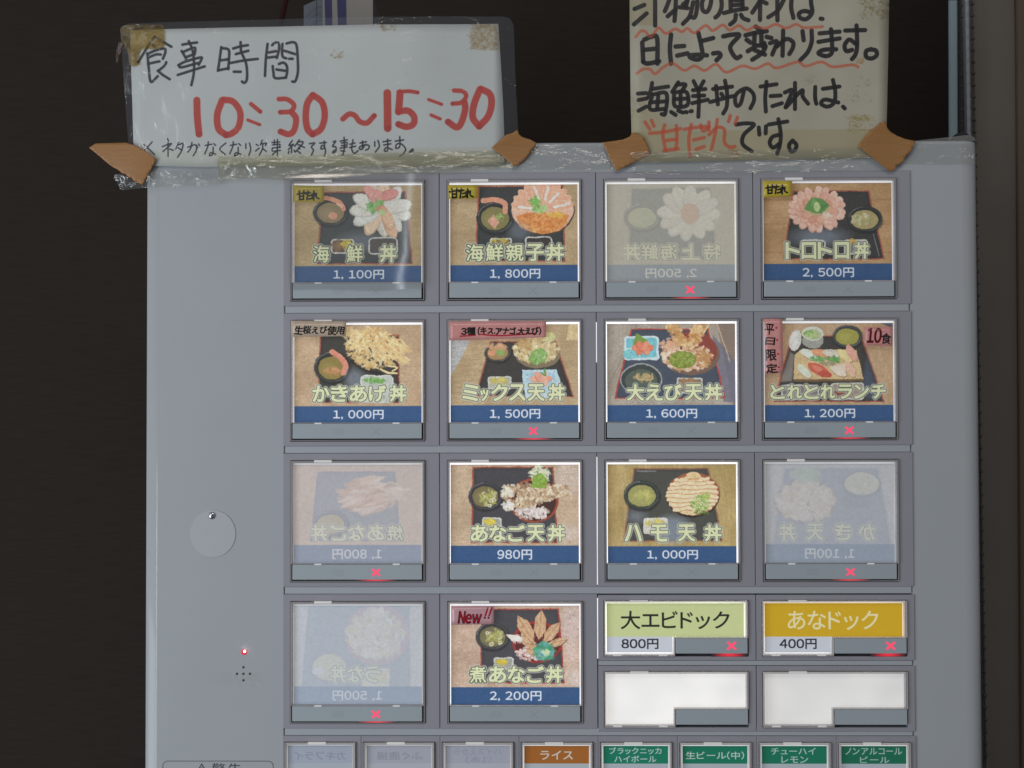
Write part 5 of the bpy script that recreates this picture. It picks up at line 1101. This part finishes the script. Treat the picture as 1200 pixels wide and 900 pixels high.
# ------------------------------------------------------------------ things on top of the machine, behind the notices
top_z = W(0, VT + .2).z
def top_thing(px, y): v = at_y(px, 170, y); return Vector((v.x, y, top_z + .0002))
cb = D.objects.new("carton", None); COL.objects.link(cb); cb.location = top_thing(393, .07); cb["label"] = "white carton with dark blue stripes standing behind the hours notice"; cb["category"] = "carton"
k = S * 1.07
p = Paint(0, 0, 60, 200, 240, 800, (150, 146, 140)); p.grain(4)
p.poly([(2, 0), (11, 0), (14, 200), (8, 200)], (14, 22, 92)); p.poly([(17, 0), (28, 0), (32, 200), (24, 200)], (14, 22, 92)); p.poly([(49, 186), (59, 190), (49, 197)], (150, 40, 30)); p.line([(43, 170), (43, 200)], 1.2, (196, 180, 160), .7)
imf = p.image("carton_front", .6); p = Paint(0, 0, 28, 200, 112, 800, (122, 126, 134)); p.grain(4)
for y in range(10, 200, 16): p.line([(2, y + 8), (9, y + 3), (20, y), (27, y + 2)], 1.1, (86, 90, 100), .7); p.line([(4, y + 13), (14, y + 8), (26, y + 9)], .8, (90, 94, 104), .6)
p.line([(19, 0), (19, 200)], .9, (60, 64, 72)); p.line([(10, 186), (18, 196)], 1.8, (40, 42, 52)); imi = p.image("carton_side", .6)
def panel(name, a, b, h, im):
    bm_ = bmesh.new(); uvl = bm_.loops.layers.uv.new("uv"); vs = [bm_.verts.new(q_) for q_ in ((a[0], a[1], 0), (b[0], b[1], 0), (b[0], b[1], h), (a[0], a[1], h))]
    bk = [bm_.verts.new((q_.co.x, q_.co.y + .0008, q_.co.z)) for q_ in vs]; f = bm_.faces.new(vs)
    for l, c in zip(f.loops, ((0, 0), (1, 0), (1, 1), (0, 1))): l[uvl].uv = c
    for i_ in range(4): bm_.faces.new([vs[(i_ + 1) % 4], vs[i_], bk[i_], bk[(i_ + 1) % 4]])
    bm_.faces.new(bk[::-1]); me_ = D.meshes.new(name); bm_.to_mesh(me_); bm_.free(); return link(name, me_, print_mat(name + "_m", im, .95, 0, .4), cb)
panel("front_panel", (-15 * k, 0), (44 * k, 0.002), .125, imf); panel("side_panel", (-43 * k, .022), (-15 * k, 0), .125, imi)
mb = MB(); bm = mb.bm; pts = [(-43 * k, .0232), (-15 * k, .0012), (44 * k, .0032), (44 * k, .045), (-43 * k, .045)]
A_ = [bm.verts.new((x, y, 0)) for x, y in pts]; B_ = [bm.verts.new((x, y, .1245)) for x, y in pts]; bm.faces.new(A_[::-1]); bm.faces.new(B_)
for i_ in range(5): bm.faces.new([A_[i_], A_[(i_ + 1) % 5], B_[(i_ + 1) % 5], B_[i_]])
me = D.meshes.new("carton_body"); bm.to_mesh(me); bm.free(); link("carton_body", me, mat("carton_board", (.20, .19, .18), rough=.6), cb)
# red rod leaning on the wall
bm = bmesh.new(); a = top_thing(285, .15); b_ = at_y(345, -40, .33); dv_ = b_ - a
bmesh.ops.create_cone(bm, cap_ends=True, segments=16, radius1=.0022, radius2=.0022, depth=dv_.length, matrix=Matrix.Translation(dv_ / 2) @ dv_.to_track_quat('Z', 'Y').to_matrix().to_4x4())
me = D.meshes.new("red_rod"); bm.to_mesh(me); bm.free(); link("red_rod", me, mat("dark_red_plastic", (.045, .004, .006), rough=.5), None, a, label="thin dark red rod leaning against the wall behind the hours notice", cat="rod")
# dark knob and folded tape by the right corner
bm = bmesh.new(); bmesh.ops.create_uvsphere(bm, u_segments=28, v_segments=14, radius=1.0)
for v in bm.verts: v.co = Vector((v.co.x * 15 * S, v.co.y * 12 * S, max(0, v.co.z) * 14.5 * S))
me = D.meshes.new("round_foot"); bm.to_mesh(me); bm.free()
for p_ in me.polygons: p_.use_smooth = True
kk = at_y(1127, 160, .018); link("round_knob", me, mat("dark_rubber", (.03, .03, .035), rough=.35), None, Vector((kk.x, .018, top_z)), label="low dark round knob on top of the machine near its right corner", cat="knob")
tape("clear_tape", [(1068, 165.5), (1085, 163.5), (1110, 161), (1136, 158), (1142, 161), (1143, 165), (1110, 166), (1085, 166.5)], -6, film("folded_tape", (.8, .79, .76), .42, (.40, .39, .36), bump=.4, bscale=60, gloss=.15), "lifted fold of clear tape over the machine's upper right edge", .5, group=GC, seed=13)
